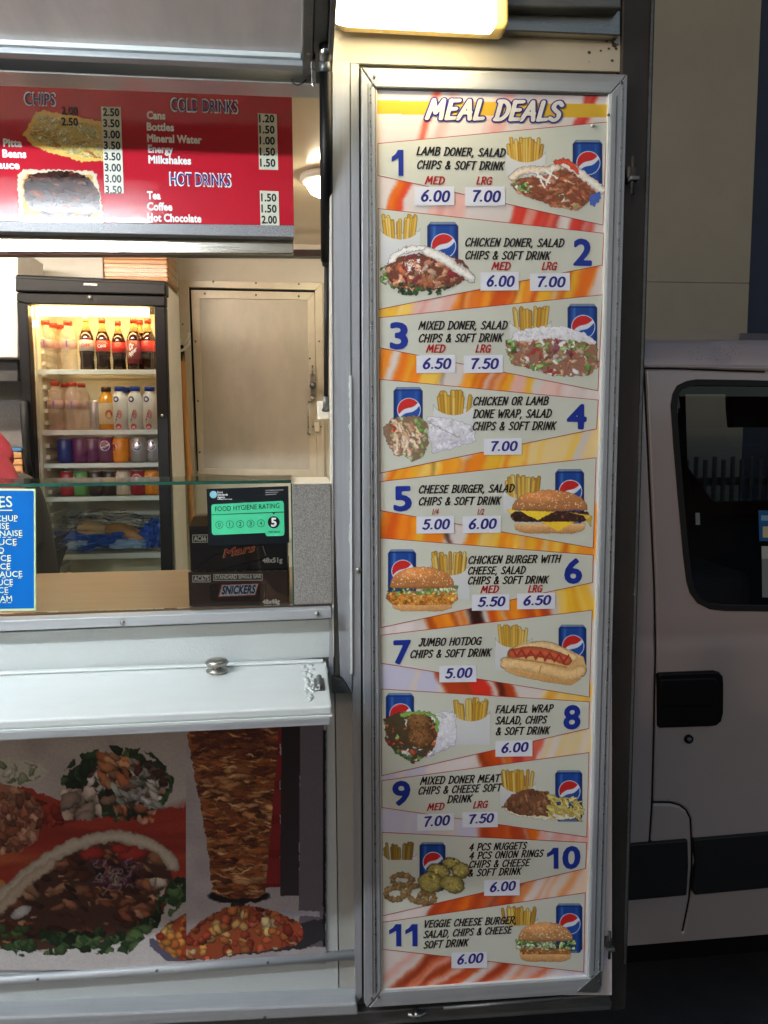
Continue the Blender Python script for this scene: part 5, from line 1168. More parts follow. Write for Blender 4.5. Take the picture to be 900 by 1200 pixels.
# sauce list
SS = thing('sauce_list_sign', 'blue sauce list sign with cream border on the glass screen', 'sign')
sY = gY-.008
sheetb = slab('sign_board', [(-90, 572), (41.6, 573), (42, 715.5), (-90, 718)], sY, .003, flat('cream_sign_edge', (196, 220, 170)), SS, .0008)
sheet('blue_panel', [(-88, 574.4), (39.4, 575.2), (39.8, 712.8), (-88, 715.4)], sY-.0004, flat('sign_blue', (10, 98, 176), .25), SS)
SY = mat('pale_yellow_ink', (222, 232, 190), .4)
def serif(s, x1, y, h, wch, Y=sY-.0009):
    n = len(s); x0 = x1-n*wch
    text(s, x0, x1, y, h, Y, SY, SS, None, .012, 0, 'lettering')
    for i in range(n): # slab feet under the stems
        if s[i] not in 'OCSU ': 
            xx = x0+(i+.5)*wch; sheet('serif', [(xx-wch*.36, y-.7), (xx+wch*.30, y-.7), (xx+wch*.30, y), (xx-wch*.36, y)], Y, SY, SS)
serif('SAUCES', 14.6, 595, 12.5, 10.4); sheet('underline', [(-50, 597.4), (14.4, 597.4), (14.4, 598.6), (-50, 598.6)], sY-.0009, SY, SS)
for s, x1_, y in (('KETCHUP', 21, 611.2), ('MAYONNAISE', 11, 620.6), ('GARLIC MAYONNAISE', 26.5, 630), ('CHILLI SAUCE', 20, 639.6), ('MUSTARD', 5, 649), ('MINT SAUCE', 13.2, 658.6), ('BBQ SAUCE', 12.4, 668.2), ('BURGER SAUCE', 26.4, 677.6), ('BROWN SAUCE', 15.4, 687.2), ('TARTARE SAUCE', 10, 696.8), ('SALAD CREAM', 14.4, 706.6)):
    serif(s, x1_, y, 6.6, 6.1 if 'MAYO' not in s else 6.1)
# snack boxes
def sbox(name, label, px, Y, dep, m, top=None):
    t = thing(name, label, 'box', 'chocolate bar boxes stacked on the counter'); return t
sb1 = thing('chocolate_box', 'dark brown chocolate bar box, lower of the two on the counter', 'box', 'chocolate bar boxes stacked on the counter')
bY = gY+.012; dep = .17
q0 = at(222, 716, bY); q1 = at(338.3, 716, bY); zmid = at(280, 668.5, bY).z; zt2 = at(280, 608.5, bY).z
DBR = mat('dark_brown_carton', (78, 58, 52), .42, var=.08); DBK = mat('black_carton', (40, 38, 46), .35, var=.15); KR = mat('kraft_flap', (150, 124, 96), .7, var=.2, vscale=(30, 30, 30))
box('carton', q0.x, q1.x, bY, bY+dep, zt+.001, zmid-.001, DBR, sb1, .0012)
sb2 = thing('chocolate_box', 'black chocolate bar box, upper of the two on the counter', 'box', 'chocolate bar boxes stacked on the counter')
u0 = at(222.3, 640, bY)
box('carton', u0.x, q1.x-.0015, bY+.001, bY+dep, zmid+.0005, zt2-.012, DBK, sb2, .0012)
# open top with a turned back flap
bm = bmesh.new(); zz = zt2-.0115
vs = [(u0.x, bY+.002, zz), (u0.x+.002, bY+.05, zz+.012), (u0.x+.002, bY+dep, zz+.006), (q1.x-.002, bY+dep, zz+.006), (q1.x-.002, bY+.05, zz+.012), (q1.x-.002, bY+.002, zz)]
vv = [bm.verts.new(v) for v in vs]; bm.faces.new((vv[0], vv[5], vv[4], vv[1])); bm.faces.new((vv[1], vv[4], vv[3], vv[2]))
bmesh.ops.solidify(bm, geom=bm.faces[:], thickness=.0015); finish(bm, 'lid_flap', KR, sb2)
W = lambda k: bY-.0005*k
def frame_txt(s, x0, x1, y0, y1, par, h, slope=-.01):
    for q in ([(x0,y0),(x1,y0-.3),(x1,y0+.6),(x0,y0+.9)], [(x0,y1-.9),(x1,y1-1.2),(x1,y1-.3),(x0,y1)], [(x0,y0),(x0+.9,y0),(x0+.9,y1),(x0,y1)], [(x1-.9,y0-.3),(x1,y0-.3),(x1,y1-.3),(x1-.9,y1-.3)]):
        sheet('label_frame', q, W(1), WHT, par)
    text(s, x0+1.8, x1-1.8, y1-(y1-y0-h)/2-.2, h, W(1), WHT, par, None, .06)
frame_txt('AC67S', 225.4, 246.8, 674, 682.6, sb1, 5.4); frame_txt('STANDARD SINGLE BAR', 250, 307.8, 672.8, 680.6, sb1, 4.4)
frame_txt('AC66', 225.4, 243.6, 626.6, 636, sb2, 5.6)
text('48x48g', 307.6, 328, 707.6, 4.8, W(1), WHT, sb1, None, .07); text('48x51g', 307.6, 331, 659.4, 5.4, W(1), WHT, sb2, None, .06)
cp = Paint(244, 680, 314, 706, 2.2)
cp.poly([(246,686),(252,684),(308,683),(312,686),(311,702),(306,704),(252,705),(247,702)], (50, 36, 34)); cp.scatter([(246,684),(312,683),(312,704),(247,705)], 30, (2, 6), [(60,44,42),(44,30,28),(74,58,56)], .3, seed=90, al=.6)
cp.poly([(259,684.6),(304,683),(299.6,698),(255,700)], (176, 34, 40)); cp.poly([(260.4,685.8),(302.4,684.3),(298.6,696.8),(256.8,698.8)], (228, 232, 236)); cp.mesh('wrapper_print', W(1), INKB, sb1)
text('SNICKERS', 260.4, 299.4, 696.2, 9.2, W(2), flat('logo_blue', (24, 60, 130)), sb1, 695, .06, .2)
cp = Paint(226, 636, 314, 670, 2.2)
cp.poly([(226,668),(252,650),(306,638),(311,646),(312,654),(258,668)], (34, 31, 36)); cp.poly([(253,651),(300,640),(309,639),(312,651),(300,656),(258,664)], (46, 36, 38)); cp.scatter([(253,651),(309,639),(312,651),(258,664)], 50, (1, 4), [(96,84,84),(30,24,26),(60,50,52)], .3, seed=91, al=.55)
cp.line(308, 640, 311.5, 651, .9, (180, 176, 176)); cp.mesh('wrapper_print', W(1)-.0005, INKB, sb2)
text('Mars', 262.6, 299, 653.5, 9.5, W(2.6), flat('logo_gold', (206, 170, 120)), sb2, 646, .02, .25, grow=.045); text('Mars', 263.4, 298.2, 653, 8.8, W(3.4), flat('logo_red', (206, 40, 34)), sb2, 645.6, .02, .25)
for i in range(12):   # perforated slots along the carton edges
    x = 228+i*9.4; sheet('slot', [(x, 714.9), (x+3.6, 714.8), (x+3.6, 716), (x, 716)], W(1), mat('grey_slot', (120, 110, 104), .7), sb1)
    sheet('slot', [(x, 668.2), (x+3.2, 668.1), (x+3.2, 669.0), (x, 669.1)], W(1), mat('grey_slot', (120, 110, 104), .7), sb1)
# hygiene rating sticker on the inside of the glass
HG = thing('hygiene_rating_sticker', 'black and green food hygiene rating sticker showing five on the glass', 'sticker')
hY = gY-.0006
slab('sticker_sheet', [(242, 573), (338, 569.6), (339, 636), (330, 637), (244.6, 640)], hY, .0004, flat('sticker_black', (16, 24, 30), .3), HG, 0)
HL = lambda k: hY-.0004*k
MINT = flat('mint_green', (74, 206, 152)); mi2 = [(247.6,594),(248.4,591.6),(250.4,591),(329.6,587),(331.6,587.6),(332.6,590),(333.4,624),(332.6,627),(330,628),(313,628.4),(311.4,627),(310.8,624.4),(251,627),(249,626),(248.2,624)]
sheet('green_panel', mi2, HL(1), MINT, HG)
sheet('divider', [(247.8,603),(332.8,599.6),(332.8,600.3),(247.8,603.7)], HL(2), BLK, HG)
text('FOOD HYGIENE RATING', 252, 327.4, 599.4, 5.6, HL(2), BLK, HG, 595.2, .004)
def disc(cx, cy, r, k, m, name='printed_disc', n=24): return sheet(name, [(cx+r*math.cos(2*math.pi*i/n), cy+r*math.sin(2*math.pi*i/n)) for i in range(n)], HL(k), m, HG)
for i, s in enumerate('01234'):
    x = 257+i*12.2; y = 615-i*.45; disc(x, y, 4.5, 2, BLK); disc(x, y, 4.0, 2.6, MINT); text(s, x-(1.5 if s != '1' else .4), x+(1.5 if s != '1' else .4), y+2.4, 4.8, HL(3.2), BLK, HG, None, 0)
disc(320.8, 612, 7, 2, BLK); text('5', 317.6, 324.2, 616.8, 9.6, HL(3), WHT, HG, None, .05)
sheet('pointer', [(318.6,600.4),(322.6,600.2),(320.6,603)], HL(2.6), BLK, HG)
text('VERY GOOD', 314.6, 328, 624.8, 2.3, HL(2), BLK, HG, None, .01)
disc(250, 579.6, 4.3, 1, flat('pale_cyan', (140, 200, 216)), 'agency_emblem'); 
for i, s in enumerate(('Food', 'Standards', 'Agency')): text(s, 254.8, 254.8+(6, 12, 8.6)[i], 578+i*2.9, 2.4, HL(1), WHT, HG, None, .03)
text('food.gov.uk/ratings', 254.8, 272, 585.6, 1.3, HL(1), WHT, HG, None, .03)
for i in range(3): sheet('fine_print', [(311, 574.2+i*2.5), ((332, 326, 324)[i], 573.6+i*2.5), ((332, 326, 324)[i], 574.5+i*2.5), (311, 575.1+i*2.5)], HL(1), mat('fine_print_grey', (150, 150, 150), .5), HG)

# ================================================================ PICTURES ON THE LOWER SIDE
LY = S-.001
D1 = thing('wrap_food_banner', 'large dim printed banner of salad filled flatbreads under the shelf, left', 'banner')
p = Paint(-130, 846, 221, 1137, 1.4); p.a[:] = 1; p.c[:] = (206, 194, 186)
p.c *= (1-.12*vnoise(p.h, p.w, 40, 3))[..., None]
RDB = [(186,58,34),(170,44,30),(204,80,44),(150,40,30)]
p.poly([(-130,905),(20,918),(60,935),(110,950),(221,945),(221,1030),(120,1040),(-130,1080)], (180, 52, 36))
for i in range(26): R_.seed(i); p.line(-130, R_.uniform(920, 1060), 221, R_.uniform(945, 1020), R_.uniform(5, 13), R_.choice(RDB+[(220,120,60)]), soft=8, al=.55)
p.poly([(-130,1030),(0,1030),(30,1060),(-130,1080)], (222, 160, 70), .8)
p.scatter([(30,935),(80,940),(100,960),(60,970),(30,960)], 40, (5, 12), RDB, .5, seed=100)
# left roll
e = ell(-10, 905, 66, 18); p.poly(e, (206, 200, 180)); p.scatter(ell(-10, 905, 62, 16), 50, (4, 10), [(214,210,190),(186,184,160),(150,160,120)], .5, seed=101)
e = ell(0, 960, 50, 42); p.poly(e, (176, 110, 80)); p.scatter(e, 160, (4, 11), [(196,130,96),(170,96,66),(210,150,116),(140,74,50),(160,90,70)], .6, seed=102)
# top wrap
e = ell(137, 918, 66, 44); p.poly(ell(137, 920, 60, 38), (60, 56, 44)); p.scatter(e, 120, (5, 13), [(52,84,46),(84,120,66),(40,62,38),(70,104,52)], .6, seed=103)
p.scatter(ell(150, 918, 48, 30), 110, (4, 12), [(196,190,180),(150,110,84),(90,60,48),(176,136,110),(60,40,40),(214,208,200),(120,50,60)], .45, seed=104)
p.scatter([(106,880),(150,882),(152,920),(120,926)], 16, (8, 16), [(206,124,70),(190,104,60),(214,150,100)], .4, (.2, 1.0), seed=105); p.scatter([(128,916),(180,912),(196,950),(140,946)], 16, (6, 14), [(206,204,196),(176,180,170)], .35, (0, .8), seed=106)
p.scatter([(68,925),(110,920),(120,960),(74,962)], 14, (8, 16), [(206,184,166),(190,160,140)], .5, seed=107); p.scatter([(130,944),(184,944),(180,966),(140,962)], 12, (5, 9), [(196,110,70),(206,150,120)], .6, seed=108)
# big flatbread in front
body = [(-10,1075),(20,1030),(60,1000),(110,985),(160,984),(196,1004),(205,1040),(190,1070),(150,1100),(60,1112),(0,1112)]
p.poly(body, (84, 50, 38)); p.scatter(body, 260, (4, 13), [(150,80,50),(120,60,40),(92,46,34),(176,110,74),(70,40,32),(196,140,100)], .42, (-.3, .8), seed=110)
p.scatter([(-10,1080),(60,1090),(150,1092),(190,1060),(186,1086),(120,1110),(40,1118),(-10,1115)], 130, (5, 12), [(44,70,36),(66,98,50),(30,50,30),(84,120,60)], .6, seed=111)
p.scatter([(180,1050),(205,1030),(230,1020),(226,1046),(200,1074),(184,1074)], 46, (4, 9), [(52,86,46),(84,120,60),(40,64,36)], .6, seed=112)
for x, y, rx, ry in ((108,1000,16,7),(156,1000,20,9),(140,994,12,5)): p.dab(x, y, rx, ry, -.1, (192, 48, 40), rim=.4)
p.scatter([(104,1006),(170,1006),(170,1040),(110,1040)], 40, (4, 9), [(120,60,80),(90,40,60),(60,30,40)], .5, seed=113)
p.curve([(-20,1080),(0,1052),(34,1022),(66,1000),(100,986),(134,980),(166,986),(190,998),(202,1014)], 8.5, (214, 196, 172), rim=.35, soft=2)
p.curve([(0,1066),(30,1034),(60,1012)], 8, (206, 182, 154), rim=.3, soft=4)
for i in range(26): R_.seed(i+5); x = R_.uniform(112, 150); y = R_.uniform(1012, 1040); a = R_.uniform(0, 6); p.curve([(x, y), (x+6*math.cos(a), y+4*math.sin(a)), (x+9*math.cos(a+.9), y+9*math.sin(a+.9))], 1.3, (196, 182, 178), al=.45)
p.scatter([(160,1030),(200,1030),(190,1050),(164,1052)], 12, (6, 12), [(216,200,180),(206,120,70)], .6, seed=114); p.dab(24, 1068, 13, 7, -.5, (216, 214, 208))
p.poly([(-130,1100),(-10,1112),(60,1116),(150,1104),(221,1078),(221,1140),(-130,1140)], (216, 210, 206)); p.scatter([(0,1096),(190,1080),(150,1116),(20,1120)], 60, (4, 10), [(40,66,36),(60,90,46),(84,112,60)], .6, seed=115)
p.warp(1.9, 7); p.blur(1); p.grain(.06, 2); g_ = p.c.mean(2, keepdims=True); p.sharp(.8); p.c = (p.c*.84+g_*.16)*.9; p.mesh('printed_vinyl', LY, INK, D1)
D2 = thing('doner_cone_banner', 'printed banner of a tall doner kebab cone over cubed meat, right under the shelf', 'banner')
p = Paint(218, 838, 382, 1130, 1.5); p.a[:] = 1; p.c[:] = (190, 180, 180); p.c *= (1-.1*vnoise(p.h, p.w, 30, 5))[..., None]
def strips(p):
    p.poly([(310,838),(328,838),(328,1040),(310,1040)], (126, 24, 26)); 
    for y in (842, 885, 925, 966, 1006): p.poly([(312,y),(330,y),(330,y+30),(312,y+30)], (142, 34, 36))
    p.poly([(330,838),(352,838),(350,1050),(328,1050)], (44, 34, 38), 1, (60, 50, 54)); p.poly([(352,838),(380,838),(380,1110),(350,1110)], (110, 100, 110)); p.poly([(378.6,856),(381.4,856),(381.4,1110),(378.6,1110)], (20, 20, 24))
strips(p)
p.poly([(290,1066),(374,1068),(374,1074),(290,1074)], (170, 166, 176)); p.poly([(270,1046),(288,1046),(288,1070),(270,1070)], (46, 42, 48))
p.dab(280, 1050, 37, 8, 0, (30, 26, 28), rim=.2)
cone = [(219,862),(222,850),(234,843),(262,839),(300,838),(326,841),(325,880),(320,940),(314,1010),(311,1046),(300,1052),(280,1053),(256,1050),(249,1046),(244,1000),(232,930),(224,890)]
p.poly(cone, (160, 86, 44)); p.scatter(cone, 620, (5, 17), [(182,104,54),(150,78,38),(206,136,78),(126,60,32),(222,160,100),(170,92,44),(110,54,34)], .24, (-.25, .3), seed=120, rim=.5)
p.scatter([(219,840),(326,840),(324,885),(226,885)], 60, (6, 14), [(110,50,40),(90,40,36),(130,66,44)], .3, (-.3, .3), seed=121, al=.6)
p.setclip(cone); p.scatter(cone, 90, (4, 11), [(228,176,116),(214,150,90)], .12, (-.3, .4), seed=122, rim=.1)
p.clip = None
tray = [(175+5,1100),(200,1112),(300,1106),(378,1094),(378,1110),(366,1116),(218,1130),(218,1104)]
p.poly([(218,1108),(250,1100),(378,1076),(380,1100),(360,1110),(218,1126)], (54, 50, 56))
hp = [(218,1095),(236,1078),(262,1064),(290,1060),(324,1068),(352,1082),(356,1098),(344,1108),(290,1116),(236,1124),(218,1122)]
p.poly(hp, (170, 76, 40)); p.scatter(hp, 120, (4, 7.5), [(226,150,70),(206,116,54),(240,186,104),(190,70,44),(170,56,40),(232,200,140),(214,96,60)], .8, seed=123, rim=.6)
p.warp(1.3, 5); p.clip = 1.0-p.inside(cone, (slice(0, p.h), slice(0, p.w))); p.clip *= (p.Y < 1058); strips(p); p.clip = None; p.blur(1); p.grain(.06, 1.5); g_ = p.c.mean(2, keepdims=True); p.sharp(.8); p.c = (p.c*.9+g_*.1)*.92; p.mesh('printed_vinyl', LY-.0008, INK, D2)
p = Paint(174, 1056, 219.5, 1128, 1.15); p.poly([(174,1100),(177,1098),(196,1112),(219.5,1124),(219.5,1128),(196,1127),(176,1108)], (96, 92, 116)); hp = [(182,1096),(196,1082),(219.5,1070),(219.5,1126),(204,1122),(186,1108)]
p.poly(hp, (170, 76, 40)); p.scatter(hp, 44, (4, 7), [(226,150,70),(206,116,54),(240,186,104),(190,70,44),(170,56,40)], .8, seed=124, rim=.6); p.warp(1.3, 5); p.blur(1); p.c = p.c*.92; p.mesh('printed_tray_corner', LY-.0012, INK, D2)
lr = tube('half_round_rail', [at(-90, 1161, LY), at(0, 1148.5, LY), at(210, 1134.4, LY), at(415.5, 1118.5, LY)], .0095, ALUH, TR, 16)
for x, y in ((44, 1147), (183.5, 1137), (313.6, 1127.6)):
    c = at(x, y, LY-.009); tube('screw', [c, c+Vector((0, -.0018, 0))], .0026, ALUD, lr, 8)
c = at(310, 1192, 1.43); tube('screw', [c, c+Vector((0, -.002, 0))], .003, ALUD, TR, 8)

# ================================================================ THE SERVER BEHIND THE COUNTER
PS = thing('person', 'person in red top and black apron behind the blue sauce sign', 'person')
def skin(name, nodes, edges, m, parent, sub=2):
    me = bpy.data.meshes.new(name); me.from_pydata([n[:3] for n in nodes], edges, []); o = ob(name, me, m, parent)
    o.modifiers.new('skin', 'SKIN'); 
    for i, n in enumerate(nodes): me.skin_vertices[0].data[i].radius = (n[3], n[4] if len(n) > 4 else n[3])
    me.skin_vertices[0].data[0].use_root = True
    s = o.modifiers.new('sub', 'SUBSURF'); s.levels = sub; s.render_levels = sub; o.modifiers['skin'].use_smooth_shade = True; return o
SK = mat('skin', (196, 146, 118), .5); REDC_ = mat('red_cotton', (138, 22, 36), .8, var=.15, vscale=(12, 12, 12), bump=.4, bscale=300); APR = mat('black_apron', (30, 29, 30), .65, var=.3, vscale=(8, 8, 20), bump=.3, bscale=200)
TRO = mat('dark_trousers', (34, 36, 44), .8)
py_ = 2.25; hx = at(-14, 720, py_).x; sx_ = at(-60, 500, py_).x
zsh = at(0, 500, py_).z
nodes = [(hx, py_+.05, 1.42, .15, .11), (hx-.02, py_+.04, 1.55, .135, .10), (sx_+.03, py_+.02, zsh-.12, .16, .11), (sx_, py_, zsh-.02, .10, .09), (sx_-.01, py_-.02, zsh+.08, .05), (sx_-.02, py_-.05, zsh+.17, .075, .085), (sx_-.02, py_-.05, zsh+.27, .07, .08),
 (hx-.09, py_+.05, 1.32, .085), (hx-.10, py_+.03, .98, .06), (hx-.10, py_+.08, .64, .045), (hx-.10, py_-.04, .60, .04),
 (hx+.09, py_+.05, 1.32, .085), (hx+.10, py_+.03, .98, .06), (hx+.10, py_+.08, .64, .045), (hx+.10, py_-.04, .60, .04)]
ed = [(0,1),(1,2),(2,3),(3,4),(4,5),(5,6),(0,7),(7,8),(8,9),(9,10),(0,11),(11,12),(12,13),(13,14)]
S1 = at(-62, 508, py_-.02); E1 = at(16, 588, py_-.10); H1 = at(-30, 640, py_-.32)
n0 = len(nodes); nodes += [(S1.x, S1.y, S1.z, .058), (E1.x, E1.y, E1.z, .040), (H1.x, H1.y, H1.z, .026), (H1.x-.05, H1.y-.05, H1.z-.005, .03, .016)]; ed += [(3, n0), (n0, n0+1), (n0+1, n0+2), (n0+2, n0+3)]
nodes += [(sx_-.19, py_, zsh-.05, .058), (sx_-.26, py_-.06, zsh-.30, .040), (sx_-.12, py_-.3, zsh-.34, .026), (sx_-.07, py_-.35, zsh-.345, .03, .016)]; ed += [(3, n0+4), (n0+4, n0+5), (n0+5, n0+6), (n0+6, n0+7)]
skin('body', nodes, ed, SK, PS)
def fingers(x, y, z, d):
    for i in range(4):
        skin('finger', [(x+.0*i, y-.015+i*.012, z, .009), (x+d*(.045+.004*(i % 2)), y-.03+i*.016, z-.008, .008), (x+d*.075, y-.03+i*.016, z-.026, .006)], [(0,1),(1,2)], SK, PS, 1)
    skin('thumb', [(x, y-.02, z+.005, .010), (x+d*.02, y-.055, z-.01, .009), (x+d*.045, y-.065, z-.02, .007)], [(0,1),(1,2)], SK, PS, 1)
fingers(H1.x-.06, H1.y-.055, H1.z-.005, -1); fingers(sx_-.06, py_-.36, zsh-.345, 1)
g = lambda i, k: (*nodes[i][:3], *(v+k for v in nodes[i][3:]))
hnodes = [nodes[0]]
skin('red_top', [g(1, .022), g(2, .026), g(3, .03), (*nodes[4][:2], nodes[4][2]-.05, .06)]+[g(n0, .03), (*np.array(nodes[n0+1][:3]), .060), (*(np.array(nodes[n0+1][:3])*.6+np.array(nodes[n0+2][:3])*.4), .044)]+[g(n0+4, .02), g(n0+5, .018)], [(0,1),(1,2),(2,3),(2,4),(4,5),(5,6),(2,7),(7,8)], REDC_, PS)
dt = bpy.data.textures.new('cloth_folds', 'CLOUDS'); dt.noise_scale = .09
for o in PS.children:
    if o.name.startswith('red_top'):
        q = o.modifiers.new('folds', 'DISPLACE'); q.texture = dt; q.strength = .03; q.mid_level = .5
ax = at(50, 600, py_).x
skin('apron', [(hx+.04, py_-.02, zsh-.14, .10, .07), (hx+.045, py_-.01, 1.55, .135, .12), (hx+.05, py_, 1.36, .165, .14), (hx+.04, py_, 1.05, .19, .15)], [(0,1),(1,2),(2,3)], APR, PS)
skin('trousers', [g(0, .01), g(7, .015), g(8, .02), g(9, .02), g(11, .015), g(12, .02), g(13, .02)], [(0,1),(1,2),(2,3),(0,4),(4,5),(5,6)], TRO, PS)
bm = bmesh.new(); bmesh.ops.create_uvsphere(bm, u_segments=20, v_segments=14, radius=.098, matrix=Matrix.Translation((sx_-.02, py_-.03, zsh+.255))); 
for v in list(bm.verts):
    if v.co.y < py_-.09 and v.co.z < zsh+.30: bm.verts.remove(v)
finish(bm, 'hair', mat('dark_hair', (34, 26, 22), .6), PS, smooth=True)
for s in (-1, 1):
    bm = bmesh.new(); bmesh.ops.create_uvsphere(bm, u_segments=10, v_segments=8, radius=.011, matrix=Matrix.Translation((sx_-.02+s*.03, py_-.128, zsh+.235))); finish(bm, 'eye', flat('eye_dark', (40, 34, 34)), PS, smooth=True)
    bm = bmesh.new(); bmesh.ops.create_uvsphere(bm, u_segments=10, v_segments=8, radius=.02, matrix=Matrix.Translation((sx_-.02+s*.082, py_-.05, zsh+.22))@Matrix.Diagonal((.5, 1, 1.5, 1))); finish(bm, 'ear', SK, PS, smooth=True)
bm = bmesh.new(); bmesh.ops.create_cone(bm, segments=10, radius1=.017, radius2=.006, depth=.05, cap_ends=True, matrix=Matrix.Translation((sx_-.02, py_-.14, zsh+.215))@Matrix.Rotation(.3, 4, 'X')); finish(bm, 'nose', SK, PS, smooth=True)
box('mouth', sx_-.045, sx_+.005, py_-.137, py_-.12, zsh+.168, zsh+.174, flat('lip', (150, 80, 76)), PS, .002)

# ================================================================ THE VAN
VN = thing('parked_van', 'silver panel van parked beyond the trailer, seen at its door', 'van')
VY = 1.95
def vprof(z):
    """side surface: depth of the body skin at height z (tumblehome above the waist, tuck under at the sill)"""
    r = 0.0
    if z > 1.05: r += .030*((z-1.05)/.8)**1.6
    if z < .55: r += .05*((.55-z)/.3)**2*.4
    zr = zrail
    if z > zr: r += .012+.10*((z-zr)/.10)**2.2
    return r
zrail = at(830, 429, VY+.03).z
ztopv = at(830, 396, VY+.06).z
xa, xb, xend = XR+.035, 1.45, 3.4
zsill = at(800, 1110, VY).z
seamx = at(764, 600, VY).x
W0 = [(796,462),(801,453),(812,448),(822,446.4),(880,447.2),(960,449)]
win = [(i[0], i[1]) for i in W0]+[(960, 715),(900,714),(850,713.4),(832,711.5),(819,705),(811,694),(807.6,682),(804,650),(799,580),(795.4,520),(793.6,475)]
WP = [at(x, y, VY) for x, y in win]; WPx = [(p.x, p.z) for p in WP]
step = .003
nx = int((xb-xa)/step); nz = int((ztopv-zsill)/step)
gx = np.linspace(xa, xb, nx); gz = np.linspace(zsill, ztopv, nz); X, Z = np.meshgrid(gx, gz)
Yd = VY+np.vectorize(vprof)(Z)
# soft swage lines and pressed surface
Yd += .004*np.exp(-((Z-at(830, 745, VY).z)/.03)**2)
def segd(P):
    P = [at(x, y, VY) for x, y in P]; d = np.full(X.shape, 9.)
    for a, b in zip(P, P[1:]):
        dx, dz = b.x-a.x, b.z-a.z; t = np.clip(((X-a.x)*dx+(Z-a.z)*dz)/(dx*dx+dz*dz), 0, 1); d = np.minimum(d, np.hypot(X-a.x-t*dx, Z-a.z-t*dz))
    return d
s1 = segd([(761.5, 431), (764.5, 560), (768.3, 690), (769, 763), (767, 860), (765, 940), (762, 985), (761, 1010)])
s2 = segd([(765, 941), (786, 941), (797, 944), (805, 950), (810, 960), (811.5, 990), (812, 1017), (810, 1055), (804.5, 1097)])
s3 = segd([(761.5, 430.5), (800, 430.8), (990, 438)])
s4 = segd([(761.5, 431), (760.5, 412), (755, 398), (750, 392)])
for s_, w_ in ((s1, .0035), (s2, .0035), (s3, .0035), (s4, .003)): Yd += .009*np.exp(-(s_/w_)**2)
dc = at(856, 412, VY+.03); Yd += .012*np.exp(-(((X-dc.x)/.03)**2+((Z-dc.z)/.035)**2))
# window opening and flange
def ins(P, X, Z):
    r = np.zeros(X.shape, bool)
    for (xa_, za), (xb_, zb_) in zip(P, P[1:]+P[:1]):
        if za == zb_: continue
        c_ = ((za > Z) != (zb_ > Z)) & (X < (xb_-xa_)*(Z-za)/(zb_-za)+xa_); r ^= c_
    return r
inside = ins(WPx, X, Z)
V = np.stack([X, Yd, Z], -1).reshape(-1, 3); idx = np.arange(nx*nz).reshape(nz, nx)
fi = inside[:-1, :-1] & inside[1:, 1:]
q = ~fi; f = np.stack([idx[:-1, :-1][q], idx[:-1, 1:][q], idx[1:, 1:][q], idx[1:, :-1][q]], 1)
me = bpy.data.meshes.new('side_body'); me.from_pydata(V.tolist(), [], f.tolist()); me.polygons.foreach_set('use_smooth', [True]*len(me.polygons))
me.materials.append(CARP); me.materials.append(GAP)

ob('side_body', me, None, VN)
def seam(P, r=.0024, dy=.0045):
    pts = []
    for (xa_, ya_), (xb_, yb_) in zip(P, P[1:]):
        for k in range(6): pts.append((xa_+(xb_-xa_)*k/6, ya_+(yb_-ya_)*k/6))
    pts.append(P[-1]); W_ = []
    for x, y in pts:
        c = at(x, y, VY); W_.append(Vector((c.x, VY+vprof(c.z)+dy, c.z)))
    tube('door_seal', W_, r, GAP, VN, 6)
seam([(761.5, 431), (764.5, 560), (768.3, 690), (769, 763), (767, 860), (765, 940), (762, 985), (761, 1010)]); seam([(765, 941), (786, 941), (797, 944), (805, 950), (810, 960), (811.5, 990), (812, 1017), (810, 1055), (804.5, 1097)])
seam([(761.5, 430.5), (800, 430.8), (905, 434.6)]); seam([(761.5, 431), (760.5, 412), (755, 398)], .0014, .004)
FYW = VY+1.78; zw0 = at(850, 588, FYW).z; zw1 = at(850, 462, FYW).z
# rest of the body: rear wall, far side, roof, rear part of the side
def shell(name, xs, m):
    zs2 = np.linspace(zsill, ztopv, 26); pr = [(VY+vprof(z)+.0, z) for z in zs2]; top = [(VY+.35, ztopv+.05), (VY+.9, ztopv+.07)]; pr += top+[(VY+1.5, ztopv+.05), (VY+1.74, ztopv), (FYW, zw1)]
    vs = [(x, y, z) for x in xs for y, z in pr]; n = len(pr); fs = [(i*n+k, i*n+k+1, (i+1)*n+k+1, (i+1)*n+k) for i in range(len(xs)-1) for k in range(n-1)]
    me = bpy.data.meshes.new(name); me.from_pydata(vs, [], fs); me.polygons.foreach_set('use_smooth', [True]*len(fs)); return ob(name, me, m, VN), pr
o_, pr = shell('body_shell', [xb-.002, 2.2, 2.9, 3.3], CARP)
n = len(pr); zs2 = np.linspace(zsill, ztopv, 26)
# roof over the visible part, back wall and far side
FYW = VY+1.78; zw0 = at(850, 588, FYW).z; zw1 = at(850, 462, FYW).z
top = [(VY+vprof(ztopv), ztopv), (VY+.35, ztopv+.05), (VY+.92, ztopv+.07), (VY+1.5, ztopv+.05), (VY+1.74, ztopv), (FYW, zw1), (FYW+.04, zw0)]
vs = [(x, y, z) for x in (xa, xb) for y, z in top]; fs = [(k, k+1, k+8, k+7) for k in range(5)]
me = bpy.data.meshes.new('roof'); me.from_pydata(vs, [], fs); ob('roof', me, CARP, VN)
bw = [(xa, y, z) for y, z in pr[:26]]+[(xa, VY+.92, ztopv+.07), (xa, VY+1.74, ztopv), (xa, VY+1.84, 1.0), (xa, VY+1.84, zsill)]
me = bpy.data.meshes.new('rear_wall'); me.from_pydata(bw, [], [tuple(range(len(bw)))]); ob('rear_wall', me, CARP, VN)
